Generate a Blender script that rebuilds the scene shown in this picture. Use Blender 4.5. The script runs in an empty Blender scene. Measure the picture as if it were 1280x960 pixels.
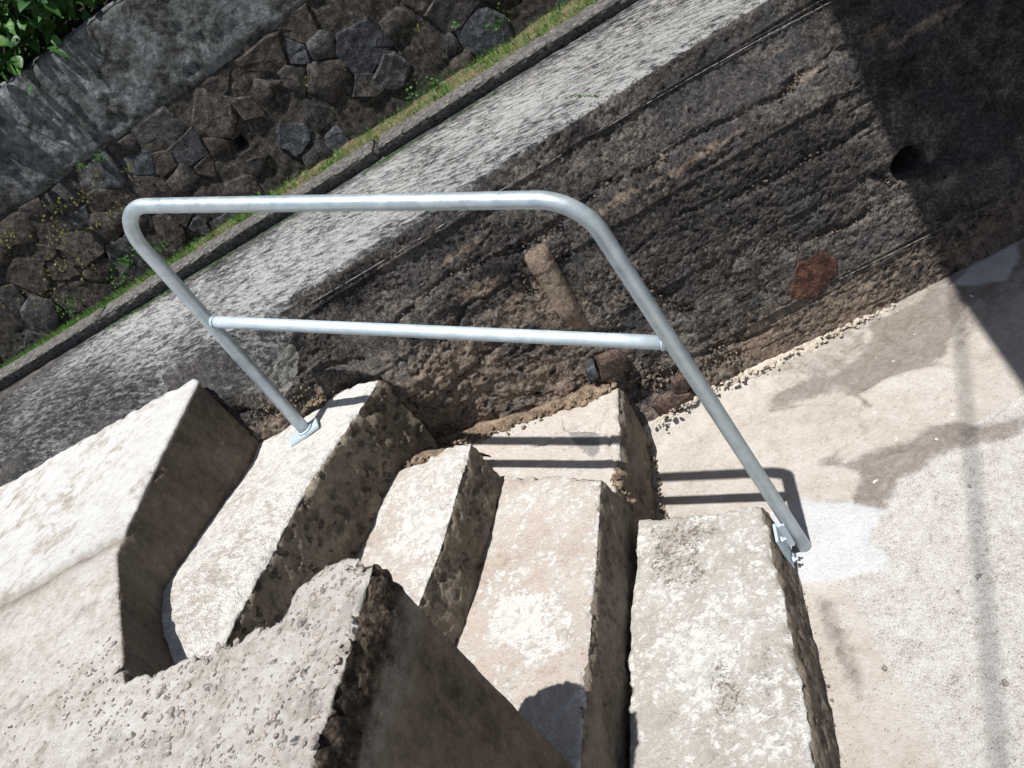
import bpy, bmesh, math, random
import numpy as np
from mathutils import Vector, Matrix
random.seed(4); RNG = np.random.default_rng(4)
S = bpy.context.scene
COL = S.collection

# ------------------------------------------------------------------ camera, world, sun, exposure
CAM = np.array([0.0836, -1.3026, 1.5153])
cd = bpy.data.cameras.new('camera'); cam = bpy.data.objects.new('camera', cd); COL.objects.link(cam)
right = (0.8552, -0.0812, -0.5119); down = (-0.4651, -0.5562, -0.6888); fwd = (-0.2287, 0.8271, -0.5134)
cam.matrix_world = Matrix(((right[0], -down[0], -fwd[0], CAM[0]), (right[1], -down[1], -fwd[1], CAM[1]),
                           (right[2], -down[2], -fwd[2], CAM[2]), (0, 0, 0, 1)))
cd.sensor_width = 36; cd.lens = 36 * 1101.5 / 1280; cd.clip_start = 0.02; cd.clip_end = 500
S.camera = cam
SUN = Vector((-0.078, -0.236, 1.0)).normalized()          # direction towards the sun
w = bpy.data.worlds.new('World'); S.world = w; w.use_nodes = True
nt = w.node_tree; bgn = nt.nodes['Background']; sky = nt.nodes.new('ShaderNodeTexSky')
sky.sky_type = 'NISHITA'; sky.sun_disc = False
sky.sun_elevation = math.asin(SUN.z); sky.sun_rotation = math.atan2(SUN.x, SUN.y)
nt.links.new(sky.outputs[0], bgn.inputs[0]); bgn.inputs[1].default_value = 0.066
sd = bpy.data.lights.new('sun', 'SUN'); sd.energy = 4.8; sd.angle = math.radians(0.53); sd.color = (1.0, 0.975, 0.94)
so = bpy.data.objects.new('sun', sd); COL.objects.link(so); so.rotation_euler = SUN.to_track_quat('Z', 'Y').to_euler()
so.location = (0, 0, 8)
S.view_settings.view_transform = 'Standard'; S.view_settings.look = 'None'
S.view_settings.exposure = 0.48; S.view_settings.gamma = 1.0

# ------------------------------------------------------------------ noise (numpy)
def _h(ix, iy, iz, s):
    h = (ix.astype(np.int64) * 374761393 + iy.astype(np.int64) * 668265263 + iz.astype(np.int64) * 2147483647 % 982451653 + iz.astype(np.int64) * 1274126177 + s * 362437) & 0xffffffff
    h = ((h ^ (h >> 13)) * 1274126177) & 0xffffffff
    h = ((h ^ (h >> 16)) * 2246822519) & 0xffffffff
    return h ^ (h >> 15)
def vnoise(P, s=0):                                       # value noise, -1..1
    I = np.floor(P); F = P - I; I = I.astype(np.int64); F = F * F * (3 - 2 * F); r = 0
    for dx in (0, 1):
        for dy in (0, 1):
            for dz in (0, 1):
                v = _h(I[:, 0] + dx, I[:, 1] + dy, I[:, 2] + dz, s) / 2147483648.0 - 1
                r = r + v * (F[:, 0] if dx else 1 - F[:, 0]) * (F[:, 1] if dy else 1 - F[:, 1]) * (F[:, 2] if dz else 1 - F[:, 2])
    return r
def fbm(P, f, o=4, s=0, g=0.5):
    r = 0; a = 1; n = 0
    for k in range(o):
        r = r + a * vnoise(P * f * 2.03 ** k + k * 17.3, s + k); n += a; a *= g
    return r / n
def worley(P, f, s=0):                                    # F1, F2 distances (in cells)
    Q = P * f; I = np.floor(Q).astype(np.int64); F = Q - I
    d1 = np.full(len(P), 9.0); d2 = d1.copy()
    for dx in (-1, 0, 1):
        for dy in (-1, 0, 1):
            for dz in (-1, 0, 1):
                a, b, c = I[:, 0] + dx, I[:, 1] + dy, I[:, 2] + dz
                px = _h(a, b, c, s) / 4294967296.0; py = _h(a, b, c, s + 11) / 4294967296.0; pz = _h(a, b, c, s + 23) / 4294967296.0
                d = np.sqrt((dx + px - F[:, 0]) ** 2 + (dy + py - F[:, 1]) ** 2 + (dz + pz - F[:, 2]) ** 2)
                m = d < d1; d2 = np.where(m, d1, np.minimum(d2, d)); d1 = np.where(m, d, d1)
    return d1, d2
def sst(a, b, x):
    t = np.clip((x - a) / (b - a), 0, 1); return t * t * (3 - 2 * t)
def segdist(P, A, B):
    A = np.array(A, float); B = np.array(B, float); d = B - A
    t = np.clip(((P - A) @ d) / max(d @ d, 1e-12), 0, 1)
    return np.linalg.norm(P - A - t[:, None] * d, axis=1)
def polydist(P, pts):                                     # open polyline
    return np.min([segdist(P, pts[i], pts[i + 1]) for i in range(len(pts) - 1)], axis=0)
def inside(P, poly):
    x, y = P[:, 0], P[:, 1]; r = np.zeros(len(P), bool); n = len(poly)
    for i in range(n):
        x0, y0 = poly[i]; x1, y1 = poly[(i + 1) % n]
        if y0 == y1: continue
        c = ((y0 > y) != (y1 > y)) & (x < (x1 - x0) * (y - y0) / (y1 - y0) + x0); r ^= c
    return r
def sdpoly(P, poly):                                      # negative inside
    d = polydist(P, list(poly) + [poly[0]]); return np.where(inside(P, poly), -d, d)

# ------------------------------------------------------------------ mesh helpers
def link(o, parent=None):
    COL.objects.link(o)
    if parent: o.parent = parent
    return o
def raw_mesh(name, V, faces, mat, parent=None, smooth=True, mask=None):
    me = bpy.data.meshes.new(name)
    V = np.ascontiguousarray(V, np.float32); Fa = np.ascontiguousarray(faces, np.int32)
    n, k = Fa.shape
    me.vertices.add(len(V)); me.vertices.foreach_set('co', V.ravel())
    me.loops.add(n * k); me.loops.foreach_set('vertex_index', Fa.ravel())
    me.polygons.add(n); me.polygons.foreach_set('loop_start', np.arange(n, dtype=np.int32) * k)
    me.polygons.foreach_set('loop_total', np.full(n, k, np.int32))
    me.update(calc_edges=True)
    me.polygons.foreach_set('use_smooth', np.full(n, smooth, bool))
    if mask is not None:
        at = me.color_attributes.new('mask', 'FLOAT_COLOR', 'POINT')
        c = np.ones((len(V), 4), np.float32); c[:, :mask.shape[1]] = mask; at.data.foreach_set('color', c.ravel())
    me.materials.append(mat)
    return link(bpy.data.objects.new(name, me), parent)
def py_mesh(name, V, F, mat, parent=None, smooth=False):
    me = bpy.data.meshes.new(name); me.from_pydata([tuple(v) for v in V], [], [tuple(f) for f in F]); me.update()
    if smooth: me.polygons.foreach_set('use_smooth', [True] * len(me.polygons))
    me.materials.append(mat)
    return link(bpy.data.objects.new(name, me), parent)
def grid_faces(nu, nv):
    i = np.arange(nu * nv).reshape(nu, nv)
    return np.stack([i[:-1, :-1].ravel(), i[1:, :-1].ravel(), i[1:, 1:].ravel(), i[:-1, 1:].ravel()], 1)
def thing(name, label, cat, loc=(0, 0, 0), group=None):
    o = bpy.data.objects.new(name, None); COL.objects.link(o); o.location = loc; o.empty_display_size = 0.1
    o['label'] = label; o['category'] = cat
    if group: o['group'] = group
    return o
def tag(o, label, cat=None, kind=None):
    o['label'] = label
    if cat: o['category'] = cat
    if kind: o['kind'] = kind
    return o
def normals_of(me):
    n = np.empty(len(me.vertices) * 3, np.float32); me.vertices.foreach_get('normal', n); return n.reshape(-1, 3).astype(float)
def coords_of(me):
    c = np.empty(len(me.vertices) * 3, np.float32); me.vertices.foreach_get('co', c); return c.reshape(-1, 3).astype(float)
def dense(poly, step=0.02):
    out = []; n = len(poly)
    for i in range(n):
        a = np.array(poly[i], float); b = np.array(poly[(i + 1) % n], float); k = max(1, int(np.linalg.norm(b - a) / step))
        for j in range(k): out.append(a + (b - a) * j / k)
    return out
def block(name, top, ztop, zbot, mat, fn, voxel=0.005, bot=None, parent=None, cut=None):
    """solid prism -> voxel remesh -> numpy relief. fn(P, N, sd, depth) -> (offset along normal, mask Nx3)"""
    bot = top if bot is None else bot
    zt = ztop if callable(ztop) else (lambda x, y: ztop)
    me = bpy.data.meshes.new('tmp'); bm = bmesh.new()
    z0 = float(zt(*top[0])) if callable(ztop) else ztop
    a = [bm.verts.new((x, y, z0)) for x, y in top]; b = [bm.verts.new((x, y, zbot)) for x, y in bot]
    bm.faces.new(a); bm.faces.new(list(reversed(b))); n = len(a)
    for i in range(n): bm.faces.new((a[i], b[i], b[(i + 1) % n], a[(i + 1) % n]))
    bmesh.ops.recalc_face_normals(bm, faces=bm.faces); bmesh.ops.triangulate(bm, faces=bm.faces)
    bm.to_mesh(me); bm.free()
    o = bpy.data.objects.new('tmp', me); COL.objects.link(o)
    md = o.modifiers.new('r', 'REMESH'); md.mode = 'VOXEL'; md.voxel_size = voxel; md.adaptivity = 0.0
    dg = bpy.context.evaluated_depsgraph_get(); ev = o.evaluated_get(dg); m2 = bpy.data.meshes.new_from_object(ev)
    bpy.data.objects.remove(o); bpy.data.meshes.remove(me)
    P = coords_of(m2); N = normals_of(m2)
    if callable(ztop):
        sh = np.array([zt(x, y) for x, y in P[:, :2]]) - z0; P[:, 2] += sh * np.clip((P[:, 2] - zbot) / (z0 - zbot), 0, 1)
    sdv = sdpoly(P[:, :2], [tuple(q) for q in top]); depth = np.array([zt(x, y) for x, y in P[:, :2]]) - P[:, 2]
    off, mask = fn(P, N, sdv, depth)
    P2 = P + N * off[:, None]
    nf = len(m2.polygons); L = np.empty(len(m2.loops), np.int32); m2.loops.foreach_get('vertex_index', L)
    F = L.reshape(-1, 4)
    keep = P2[F].mean(1); kn = N[F].mean(1)
    k = ~((kn[:, 2] < -0.7) | (keep[:, 2] < zbot + 0.6 * voxel))
    if cut is not None: k &= cut(keep)
    F = F[k]; used = np.unique(F); re = np.full(len(P), -1); re[used] = np.arange(len(used)); F = re[F]
    bpy.data.meshes.remove(m2)
    return raw_mesh(name, P2[used], F, mat, parent, True, mask[used])

# ------------------------------------------------------------------ material helper
class NT:
    def __init__(s, name, rough=0.9):
        s.m = bpy.data.materials.new(name); s.m.use_nodes = True; s.t = s.m.node_tree
        s.b = s.t.nodes['Principled BSDF']; s.b.inputs['Roughness'].default_value = rough
        s.b.inputs['Specular IOR Level'].default_value = 0.25
        s.tc = s.t.nodes.new('ShaderNodeTexCoord').outputs['Object']; s._a = None
    def n(s, ty, **k):
        o = s.t.nodes.new(ty)
        for a, v in k.items(): setattr(o, a, v)
        return o
    def put(s, sock, v):
        if hasattr(v, 'is_output') or isinstance(v, bpy.types.NodeSocket): s.t.links.new(v, sock)
        elif isinstance(v, (tuple, list)) and len(v) == 3 and sock.type == 'RGBA': sock.default_value = (*v, 1)
        else: sock.default_value = v
    def mask(s, i):
        if s._a is None:
            a = s.n('ShaderNodeAttribute', attribute_name='mask'); sp = s.n('ShaderNodeSeparateColor'); s.t.links.new(a.outputs['Color'], sp.inputs[0]); s._a = sp
        return s._a.outputs[i]
    def noise(s, sc, det=6, rough=0.6, dist=0.0, vec=None, out=0):
        o = s.n('ShaderNodeTexNoise'); s.put(o.inputs['Vector'], vec or s.tc); o.inputs['Scale'].default_value = sc
        o.inputs['Detail'].default_value = det; o.inputs['Roughness'].default_value = rough; o.inputs['Distortion'].default_value = dist
        return o.outputs[out]
    def vor(s, sc, feat='F1', vec=None, out='Distance', rnd=1.0):
        o = s.n('ShaderNodeTexVoronoi', feature=feat); s.put(o.inputs['Vector'], vec or s.tc); o.inputs['Scale'].default_value = sc
        o.inputs['Randomness'].default_value = rnd
        return o.outputs[out]
    def mapv(s, scale, rot=(0, 0, 0), ty='POINT'):
        o = s.n('ShaderNodeMapping', vector_type=ty); s.t.links.new(s.tc, o.inputs[0]); o.inputs['Scale'].default_value = scale; o.inputs['Rotation'].default_value = rot
        return o.outputs[0]
    def math(s, op, a, b=0.0, c=None, clamp=False):
        o = s.n('ShaderNodeMath', operation=op, use_clamp=clamp); s.put(o.inputs[0], a); s.put(o.inputs[1], b)
        if c is not None: s.put(o.inputs[2], c)
        return o.outputs[0]
    def step(s, v, a, b):
        o = s.n('ShaderNodeMapRange', interpolation_type='SMOOTHSTEP'); s.put(o.inputs[0], v); o.inputs[1].default_value = a; o.inputs[2].default_value = b
        return o.outputs[0]
    def mix(s, f, a, b, mode='MIX'):
        o = s.n('ShaderNodeMix', data_type='RGBA', blend_type=mode); s.put(o.inputs[0], f); s.put(o.inputs[6], a); s.put(o.inputs[7], b)
        return o.outputs[2]
    def ramp(s, v, *st):
        o = s.n('ShaderNodeValToRGB'); s.put(o.inputs[0], v); e = o.color_ramp.elements
        while len(e) < len(st): e.new(0.5)
        for i, (p, c) in enumerate(st): e[i].position = p; e[i].color = (*c, 1)
        return o.outputs[0]
    def add(s, *a):
        r = a[0]
        for b in a[1:]: r = s.math('ADD', r, b)
        return r
    def mul(s, a, b): return s.math('MULTIPLY', a, b)
    def fin(s, col, h=None, dist=0.004, strength=1.0, rough=None):
        s.put(s.b.inputs['Base Color'], col)
        if h is not None:
            b = s.n('ShaderNodeBump'); b.inputs['Distance'].default_value = dist; b.inputs['Strength'].default_value = strength
            s.put(b.inputs['Height'], h); s.t.links.new(b.outputs[0], s.b.inputs['Normal'])
        if rough is not None: s.put(s.b.inputs['Roughness'], rough)
        return s.m

def mat_step(name='worn_concrete', cols=None, stcols=None, stn=2.6):
    """smooth troweled concrete: R stain, G leftover white wash, B soil-darkened face"""
    m = NT(name); n1 = m.noise(6, 9, 0.62); n2 = m.noise(22, 9, 0.68, 0.5); n3 = m.noise(190, 3, 0.6); n4 = m.noise(70, 7, 0.72, 0.8)
    base = m.ramp(m.add(m.mul(n1, 0.4), m.mul(n2, 0.3), m.mul(n4, 0.3)), *zip((0.36, 0.44, 0.52, 0.62), cols or ((0.34, 0.29, 0.24), (0.50, 0.435, 0.375), (0.575, 0.515, 0.455), (0.645, 0.605, 0.56))))
    g = m.mul(m.mask(1), 0.20)
    w1 = m.step(m.add(m.mul(n2, 0.5), m.mul(n4, 0.5), g), 0.61, 0.70); w2 = m.step(m.add(m.mul(n1, 0.55), m.mul(n4, 0.45), g), 0.60, 0.70)
    wp = m.math('MAXIMUM', w1, w2)
    base = m.mix(m.mul(wp, 0.80), base, m.ramp(n4, (0.38, (0.60, 0.585, 0.55)), (0.56, (0.74, 0.73, 0.70))))
    grey = m.step(m.add(m.mul(n1, 0.4), m.mul(m.noise(41, 8, 0.72, 0.6), 0.6)), 0.53, 0.61)
    base = m.mix(m.mul(grey, 0.42), base, (0.30, 0.28, 0.255))
    rv = m.vor(48, feat='DISTANCE_TO_EDGE', vec=m.noise(9, 2, out=1)); n5 = m.noise(60, 8, 0.72, 1.6)
    st = m.step(m.add(m.mask(0), m.mul(m.math('SUBTRACT', n5, 0.5), stn)), 0.50, 0.80)
    base = m.mix(m.mul(st, 0.88), base, m.ramp(n4, *zip((0.38, 0.62), stcols or ((0.085, 0.062, 0.043), (0.30, 0.225, 0.155)))))
    v = m.vor(210); spk = m.step(v, 0.13, 0.06); pres = m.step(m.noise(30, 3), 0.5, 0.62)
    base = m.mix(m.mul(m.mul(spk, pres), 0.6), base, (0.12, 0.10, 0.085))
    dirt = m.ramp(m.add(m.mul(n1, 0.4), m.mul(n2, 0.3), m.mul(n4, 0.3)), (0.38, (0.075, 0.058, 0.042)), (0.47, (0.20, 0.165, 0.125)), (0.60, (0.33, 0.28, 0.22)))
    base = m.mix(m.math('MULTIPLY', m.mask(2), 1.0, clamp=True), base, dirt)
    h = m.add(m.mul(m.noise(95, 9, 0.75), 1.0), m.mul(n3, 0.3), m.mul(wp, 0.16), m.mul(st, 0.2), m.mul(spk, -0.35), m.mul(m.step(m.noise(48, 4), 0.62, 0.7), -0.35))
    return m.fin(base, h, 0.008, 1.0)
def mat_floor():
    """R damp grey stain and darker patches, G fresh white patch, B exposed fine aggregate"""
    m = NT('floor_concrete'); n1 = m.noise(5, 8, 0.6); n2 = m.noise(24, 9, 0.7, 0.6); n4 = m.noise(75, 7, 0.7, 0.5)
    base = m.ramp(m.add(m.mul(n1, 0.4), m.mul(n2, 0.35), m.mul(n4, 0.25)), (0.37, (0.36, 0.31, 0.26)), (0.45, (0.50, 0.45, 0.395)), (0.53, (0.575, 0.53, 0.48)), (0.63, (0.66, 0.63, 0.59)))
    agg = m.ramp(m.add(m.mul(m.noise(330, 4, 0.7), 0.5), m.mul(n2, 0.25), m.mul(n4, 0.25)), (0.39, (0.19, 0.17, 0.15)), (0.45, (0.46, 0.43, 0.395)), (0.52, (0.60, 0.575, 0.545)), (0.61, (0.72, 0.71, 0.69)))
    base = m.mix(m.step(m.add(m.mask(2), m.mul(m.math('SUBTRACT', n4, 0.5), 1.6)), 0.25, 0.75), base, agg)
    v = m.vor(120); spk = m.step(v, 0.17, 0.09); pres = m.step(m.noise(70, 2), 0.5, 0.58)
    base = m.mix(m.mul(m.mul(spk, pres), 0.75), base, (0.13, 0.115, 0.11))
    st = m.step(m.add(m.mask(0), m.mul(m.math('SUBTRACT', m.noise(26, 9, 0.72, 0.7), 0.5), 1.7)), 0.18, 0.95)
    base = m.mix(m.mul(st, 0.78), base, m.ramp(m.add(m.mul(n2, 0.5), m.mul(n4, 0.5)), (0.40, (0.15, 0.12, 0.10)), (0.60, (0.27, 0.23, 0.20))))
    wh = m.step(m.add(m.mask(1), m.mul(m.math('SUBTRACT', n2, 0.5), 1.3)), 0.10, 0.85)
    base = m.mix(m.mul(wh, 0.9), base, m.ramp(m.add(m.mul(m.noise(12, 4), 0.5), m.mul(n4, 0.5)), (0.42, (0.60, 0.61, 0.625)), (0.60, (0.67, 0.675, 0.685))))
    flake = m.step(m.noise(38, 5, 0.5), 0.70, 0.72)
    base = m.mix(flake, base, (0.76, 0.73, 0.67))
    h = m.add(m.mul(m.noise(120, 9, 0.76), 1.1), m.mul(spk, -0.35), m.mul(wh, 0.1))
    return m.fin(base, h, 0.008, 1.0)
STREAK = -28
def mat_wall():
    """rough old cast wall. R tan bare mortar, G pale cement, B weathered wall top"""
    m = NT('blackened_concrete', 0.92); n1 = m.noise(6, 8, 0.65); n2 = m.noise(38, 9, 0.75, 0.4); n3 = m.noise(210, 5, 0.75); n4 = m.noise(110, 6, 0.75)
    v1 = m.vor(125); v2 = m.vor(240)
    base = m.ramp(m.add(m.mul(n1, 0.30), m.mul(n2, 0.25), m.mul(n3, 0.25), m.mul(n4, 0.2)), (0.405, (0.009, 0.009, 0.010)), (0.46, (0.050, 0.046, 0.046)), (0.51, (0.140, 0.126, 0.116)), (0.57, (0.42, 0.37, 0.32)))
    blue = m.step(m.noise(4.5, 5, 0.6), 0.50, 0.62); base = m.mix(m.mul(blue, 0.6), base, m.ramp(m.add(m.mul(n3, 0.5), m.mul(n4, 0.5)), (0.38, (0.016, 0.017, 0.022)), (0.60, (0.19, 0.185, 0.20))))
    tan = m.ramp(m.add(m.mul(n2, 0.35), m.mul(n3, 0.35), m.mul(n4, 0.3)), (0.37, (0.085, 0.058, 0.042)), (0.46, (0.28, 0.21, 0.155)), (0.57, (0.56, 0.45, 0.355)))
    base = m.mix(m.step(m.add(m.mask(0), m.mul(m.math('SUBTRACT', n2, 0.5), 1.6), m.mul(m.math('SUBTRACT', n4, 0.5), 0.8)), 0.25, 0.85), base, tan)
    cem = m.ramp(m.add(m.mul(n2, 0.5), m.mul(n4, 0.5)), (0.38, (0.27, 0.26, 0.235)), (0.60, (0.58, 0.57, 0.53)))
    base = m.mix(m.step(m.add(m.mask(1), m.mul(m.math('SUBTRACT', n2, 0.5), 1.0)), 0.22, 0.50), base, cem)
    grn = m.step(m.noise(9, 6), 0.64, 0.74); base = m.mix(m.mul(grn, 0.35), base, (0.06, 0.075, 0.03))
    pv = m.mapv((2.8, 1.0, 1.0), (0, 0, math.radians(STREAK)), 'TEXTURE')
    t1 = m.noise(75, 8, 0.82, 0.15, pv); t2 = m.noise(5, 6, 0.65); t3 = m.noise(30, 6, 0.7); t4 = m.noise(230, 5, 0.8)
    tt = m.add(m.mul(t1, 0.55), m.mul(t2, 0.15), m.mul(t4, 0.30))
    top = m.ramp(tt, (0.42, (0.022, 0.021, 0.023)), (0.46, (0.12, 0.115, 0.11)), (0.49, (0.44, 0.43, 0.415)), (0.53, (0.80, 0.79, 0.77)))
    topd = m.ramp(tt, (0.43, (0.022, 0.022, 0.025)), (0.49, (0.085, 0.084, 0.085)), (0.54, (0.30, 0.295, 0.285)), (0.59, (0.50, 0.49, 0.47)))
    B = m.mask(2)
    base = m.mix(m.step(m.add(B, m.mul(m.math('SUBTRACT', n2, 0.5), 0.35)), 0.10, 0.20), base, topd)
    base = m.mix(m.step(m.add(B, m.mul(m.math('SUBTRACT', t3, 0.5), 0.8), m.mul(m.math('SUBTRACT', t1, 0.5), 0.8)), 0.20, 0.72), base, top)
    h = m.add(m.mul(m.noise(230, 9, 0.9), 1.8), m.mul(v1, -0.2), m.mul(v2, -0.4), m.mul(n2, 0.3))
    return m.fin(base, h, 0.009, 1.0)
def mat_fg():
    """coarse concrete with exposed river pebbles. R 1 on broken side, G on smooth cast face, B washed part"""
    m = NT('exposed_aggregate_concrete'); n1 = m.noise(9, 8, 0.6); n2 = m.noise(60, 9, 0.75, 0.4); n4 = m.noise(25, 8, 0.7, 0.5)
    base = m.ramp(m.add(m.mul(n1, 0.25), m.mul(n2, 0.45), m.mul(n4, 0.3)), (0.38, (0.36, 0.315, 0.265)), (0.44, (0.56, 0.51, 0.445)), (0.50, (0.69, 0.645, 0.585)), (0.59, (0.80, 0.77, 0.72)))
    v2 = m.vor(150); on2 = m.mul(m.step(m.add(v2, m.mul(m.math('SUBTRACT', n2, 0.5), 0.4)), 0.24, 0.12), m.step(m.noise(45, 3), 0.45, 0.58)); base = m.mix(m.mul(on2, 0.6), base, (0.17, 0.155, 0.15))
    gr = m.step(m.noise(14, 8, 0.7), 0.54, 0.62); base = m.mix(m.mul(m.mul(gr, 0.4), m.math('SUBTRACT', 1.0, m.mask(2))), base, (0.30, 0.27, 0.245))
    wash = m.step(m.add(m.mul(n1, 0.5), m.mul(n4, 0.5), m.mul(m.mask(2), 0.20)), 0.60, 0.69)
    base = m.mix(m.mul(wash, 0.85), base, m.ramp(m.add(m.mul(n2, 0.5), m.mul(n4, 0.5)), (0.38, (0.60, 0.57, 0.52)), (0.48, (0.74, 0.73, 0.70)), (0.58, (0.81, 0.81, 0.79))))
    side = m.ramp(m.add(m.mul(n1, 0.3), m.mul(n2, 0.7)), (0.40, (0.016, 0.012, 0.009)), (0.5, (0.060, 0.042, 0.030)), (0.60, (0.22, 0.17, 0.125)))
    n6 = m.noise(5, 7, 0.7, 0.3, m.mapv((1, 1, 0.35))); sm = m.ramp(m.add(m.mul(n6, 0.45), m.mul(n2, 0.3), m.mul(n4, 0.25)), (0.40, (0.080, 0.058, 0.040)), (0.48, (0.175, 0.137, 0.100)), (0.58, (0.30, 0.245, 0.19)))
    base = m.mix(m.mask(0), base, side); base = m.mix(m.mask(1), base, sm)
    h = m.add(m.mul(m.noise(110, 9, 0.78), 1.2), m.mul(m.mask(0), m.mul(v2, -1.0)))
    return m.fin(base, h, 0.010, 1.0)
def mat_rock(name, cols, sc=30, bump=0.006):
    m = NT(name, 0.85); oi = m.n('ShaderNodeObjectInfo'); n1 = m.noise(sc, 8, 0.68, 0.5); n2 = m.noise(sc * 5, 5, 0.7)
    k = len(cols); a = m.ramp(oi.outputs['Random'], *[(i / max(1, k - 1), c) for i, c in enumerate(cols)])
    base = m.mix(1.0, a, m.ramp(m.add(m.mul(n1, 0.6), m.mul(n2, 0.4)), (0.38, (0.25, 0.25, 0.26)), (0.50, (0.80, 0.80, 0.80)), (0.60, (2.0, 1.95, 1.9))), 'MULTIPLY')
    lich = m.step(m.noise(17, 7, 0.7), 0.60, 0.70); base = m.mix(m.mul(lich, 0.5), base, (0.15, 0.145, 0.115)); fl = m.step(m.noise(95, 6, 0.75), 0.58, 0.66); base = m.mix(m.mul(fl, 0.45), base, (0.20, 0.19, 0.16))
    return m.fin(base, m.add(n1, m.mul(n2, 0.5), m.mul(m.vor(sc * 1.3), 0.7)), bump, 1.0)
def mat_simple(name, c1, c2, sc, bump=0.003, rough=0.9, c3=None, det=7):
    m = NT(name, rough); n1 = m.noise(sc, det, 0.68, 0.4); n2 = m.noise(sc * 6, 4, 0.7)
    st = [(0.40, c1), (0.56, c2)] + ([(0.66, c3)] if c3 else [])
    return m.fin(m.ramp(m.add(m.mul(n1, 0.6), m.mul(n2, 0.4)), *st), m.add(n1, m.mul(n2, 0.6)), bump)
def mat_galv(name, c1, c2, rough=0.42, metal=0.55):
    m = NT(name, rough); m.b.inputs['Metallic'].default_value = metal; m.b.inputs['Specular IOR Level'].default_value = 0.5
    n = m.noise(38, 5, 0.6, 0.4); n2 = m.noise(260, 3, 0.6); d = m.step(m.noise(75, 6, 0.7), 0.70, 0.76)
    c = m.mix(m.mul(d, 0.6), m.ramp(n, (0.25, c1), (0.80, c2)), (0.26, 0.28, 0.29))
    return m.fin(c, m.add(m.mul(n, 0.5), m.mul(n2, 0.35)), 0.0012, 0.8, m.math('MULTIPLY_ADD', n, 0.35, rough - 0.15))
def mat_leaf(name, c1, c2):
    m = NT(name, 0.45); oi = m.n('ShaderNodeObjectInfo')
    c = m.mix(oi.outputs['Random'], c1, c2); c = m.mix(1.0, c, m.ramp(m.noise(60, 4), (0.3, (0.7, 0.7, 0.7)), (0.7, (1.3, 1.3, 1.2))), 'MULTIPLY')
    m.b.inputs['Transmission Weight'].default_value = 0.0
    m.b.inputs['Subsurface Weight'].default_value = 0.0
    return m.fin(c, m.noise(90, 3), 0.002)

M_step_grey = mat_step('greyed_concrete', ((0.27, 0.245, 0.21), (0.42, 0.385, 0.34), (0.52, 0.485, 0.44), (0.62, 0.595, 0.56)))
M_ledge = mat_step('smooth_skim_concrete', ((0.42, 0.36, 0.305), (0.54, 0.48, 0.42), (0.60, 0.545, 0.49), (0.66, 0.62, 0.58)), ((0.20, 0.195, 0.18), (0.32, 0.31, 0.29)), 0.9)
M_step, M_floor, M_wall, M_fg = mat_step(), mat_floor(), mat_wall(), mat_fg()
M_coping = mat_simple('stained_grey_render', (0.020, 0.020, 0.017), (0.125, 0.135, 0.138), 9, 0.010, 0.9, (0.30, 0.31, 0.32))
M_kerb = mat_simple('dark_weathered_kerb', (0.025, 0.025, 0.025), (0.19, 0.18, 0.165), 85, 0.006, 0.9, (0.48, 0.46, 0.43))
M_soil = mat_simple('mossy_soil', (0.06, 0.045, 0.028), (0.23, 0.18, 0.11), 40, 0.008, 0.95)
M_mortar = mat_simple('rough_lime_mortar', (0.014, 0.013, 0.012), (0.085, 0.076, 0.066), 60, 0.012, 0.95, (0.32, 0.29, 0.24))
M_rubble = mat_simple('rubble_mortar', (0.07, 0.052, 0.038), (0.30, 0.225, 0.16), 45, 0.007, 0.95, (0.46, 0.37, 0.28))
M_white = mat_simple('pale_cement_fillet', (0.34, 0.29, 0.23), (0.60, 0.54, 0.46), 35, 0.006, 0.95)
M_shade_soil = mat_simple('shade_dark_soil', (0.008, 0.007, 0.005), (0.028, 0.023, 0.014), 20, 0.01, 0.95)  # soil colour darkened to stand in for the shade under the shrubs
M_stone = mat_rock('dark_basalt', [(0.032, 0.036, 0.044), (0.048, 0.041, 0.036), (0.056, 0.047, 0.040), (0.045, 0.038, 0.034), (0.066, 0.061, 0.056), (0.050, 0.056, 0.064), (0.050, 0.043, 0.037), (0.04, 0.033, 0.028)])
M_red = mat_rock('red_brown_stone', [(0.095, 0.047, 0.032), (0.09, 0.046, 0.032)], 32, 0.010)
M_brown = mat_rock('brown_stone', [(0.080, 0.052, 0.040), (0.065, 0.048, 0.040)], 30, 0.004)
M_grit = mat_rock('grit', [(0.09, 0.075, 0.06), (0.20, 0.155, 0.115), (0.13, 0.105, 0.085)], 50, 0.003)
M_fin = mat_simple('board_joint_mortar', (0.06, 0.055, 0.05), (0.22, 0.205, 0.19), 60, 0.002)
M_peb = mat_simple('river_pebble', (0.05, 0.052, 0.06), (0.36, 0.31, 0.27), 55, 0.001, 0.6)
M_pipe = mat_galv('galvanised_steel', (0.33, 0.39, 0.42), (0.52, 0.59, 0.62))
M_zinc = mat_galv('zinc_sprayed_steel', (0.40, 0.48, 0.53), (0.56, 0.64, 0.69), 0.55, 0.35)
M_leaf = mat_leaf('shrub_leaf', (0.016, 0.060, 0.016), (0.060, 0.145, 0.030))
M_weed = mat_leaf('weed_leaf', (0.08, 0.10, 0.025), (0.15, 0.125, 0.035))
M_grass = mat_leaf('short_grass', (0.045, 0.15, 0.020), (0.09, 0.18, 0.035))
M_twig = mat_simple('twig', (0.07, 0.045, 0.02), (0.16, 0.11, 0.06), 60, 0.001)
M_black = mat_simple('black_rubber', (0.015, 0.015, 0.015), (0.03, 0.03, 0.03), 20, 0.001)
M_blocker = mat_simple('painted_concrete', (0.45, 0.44, 0.42), (0.6, 0.59, 0.57), 8, 0.002)

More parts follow.
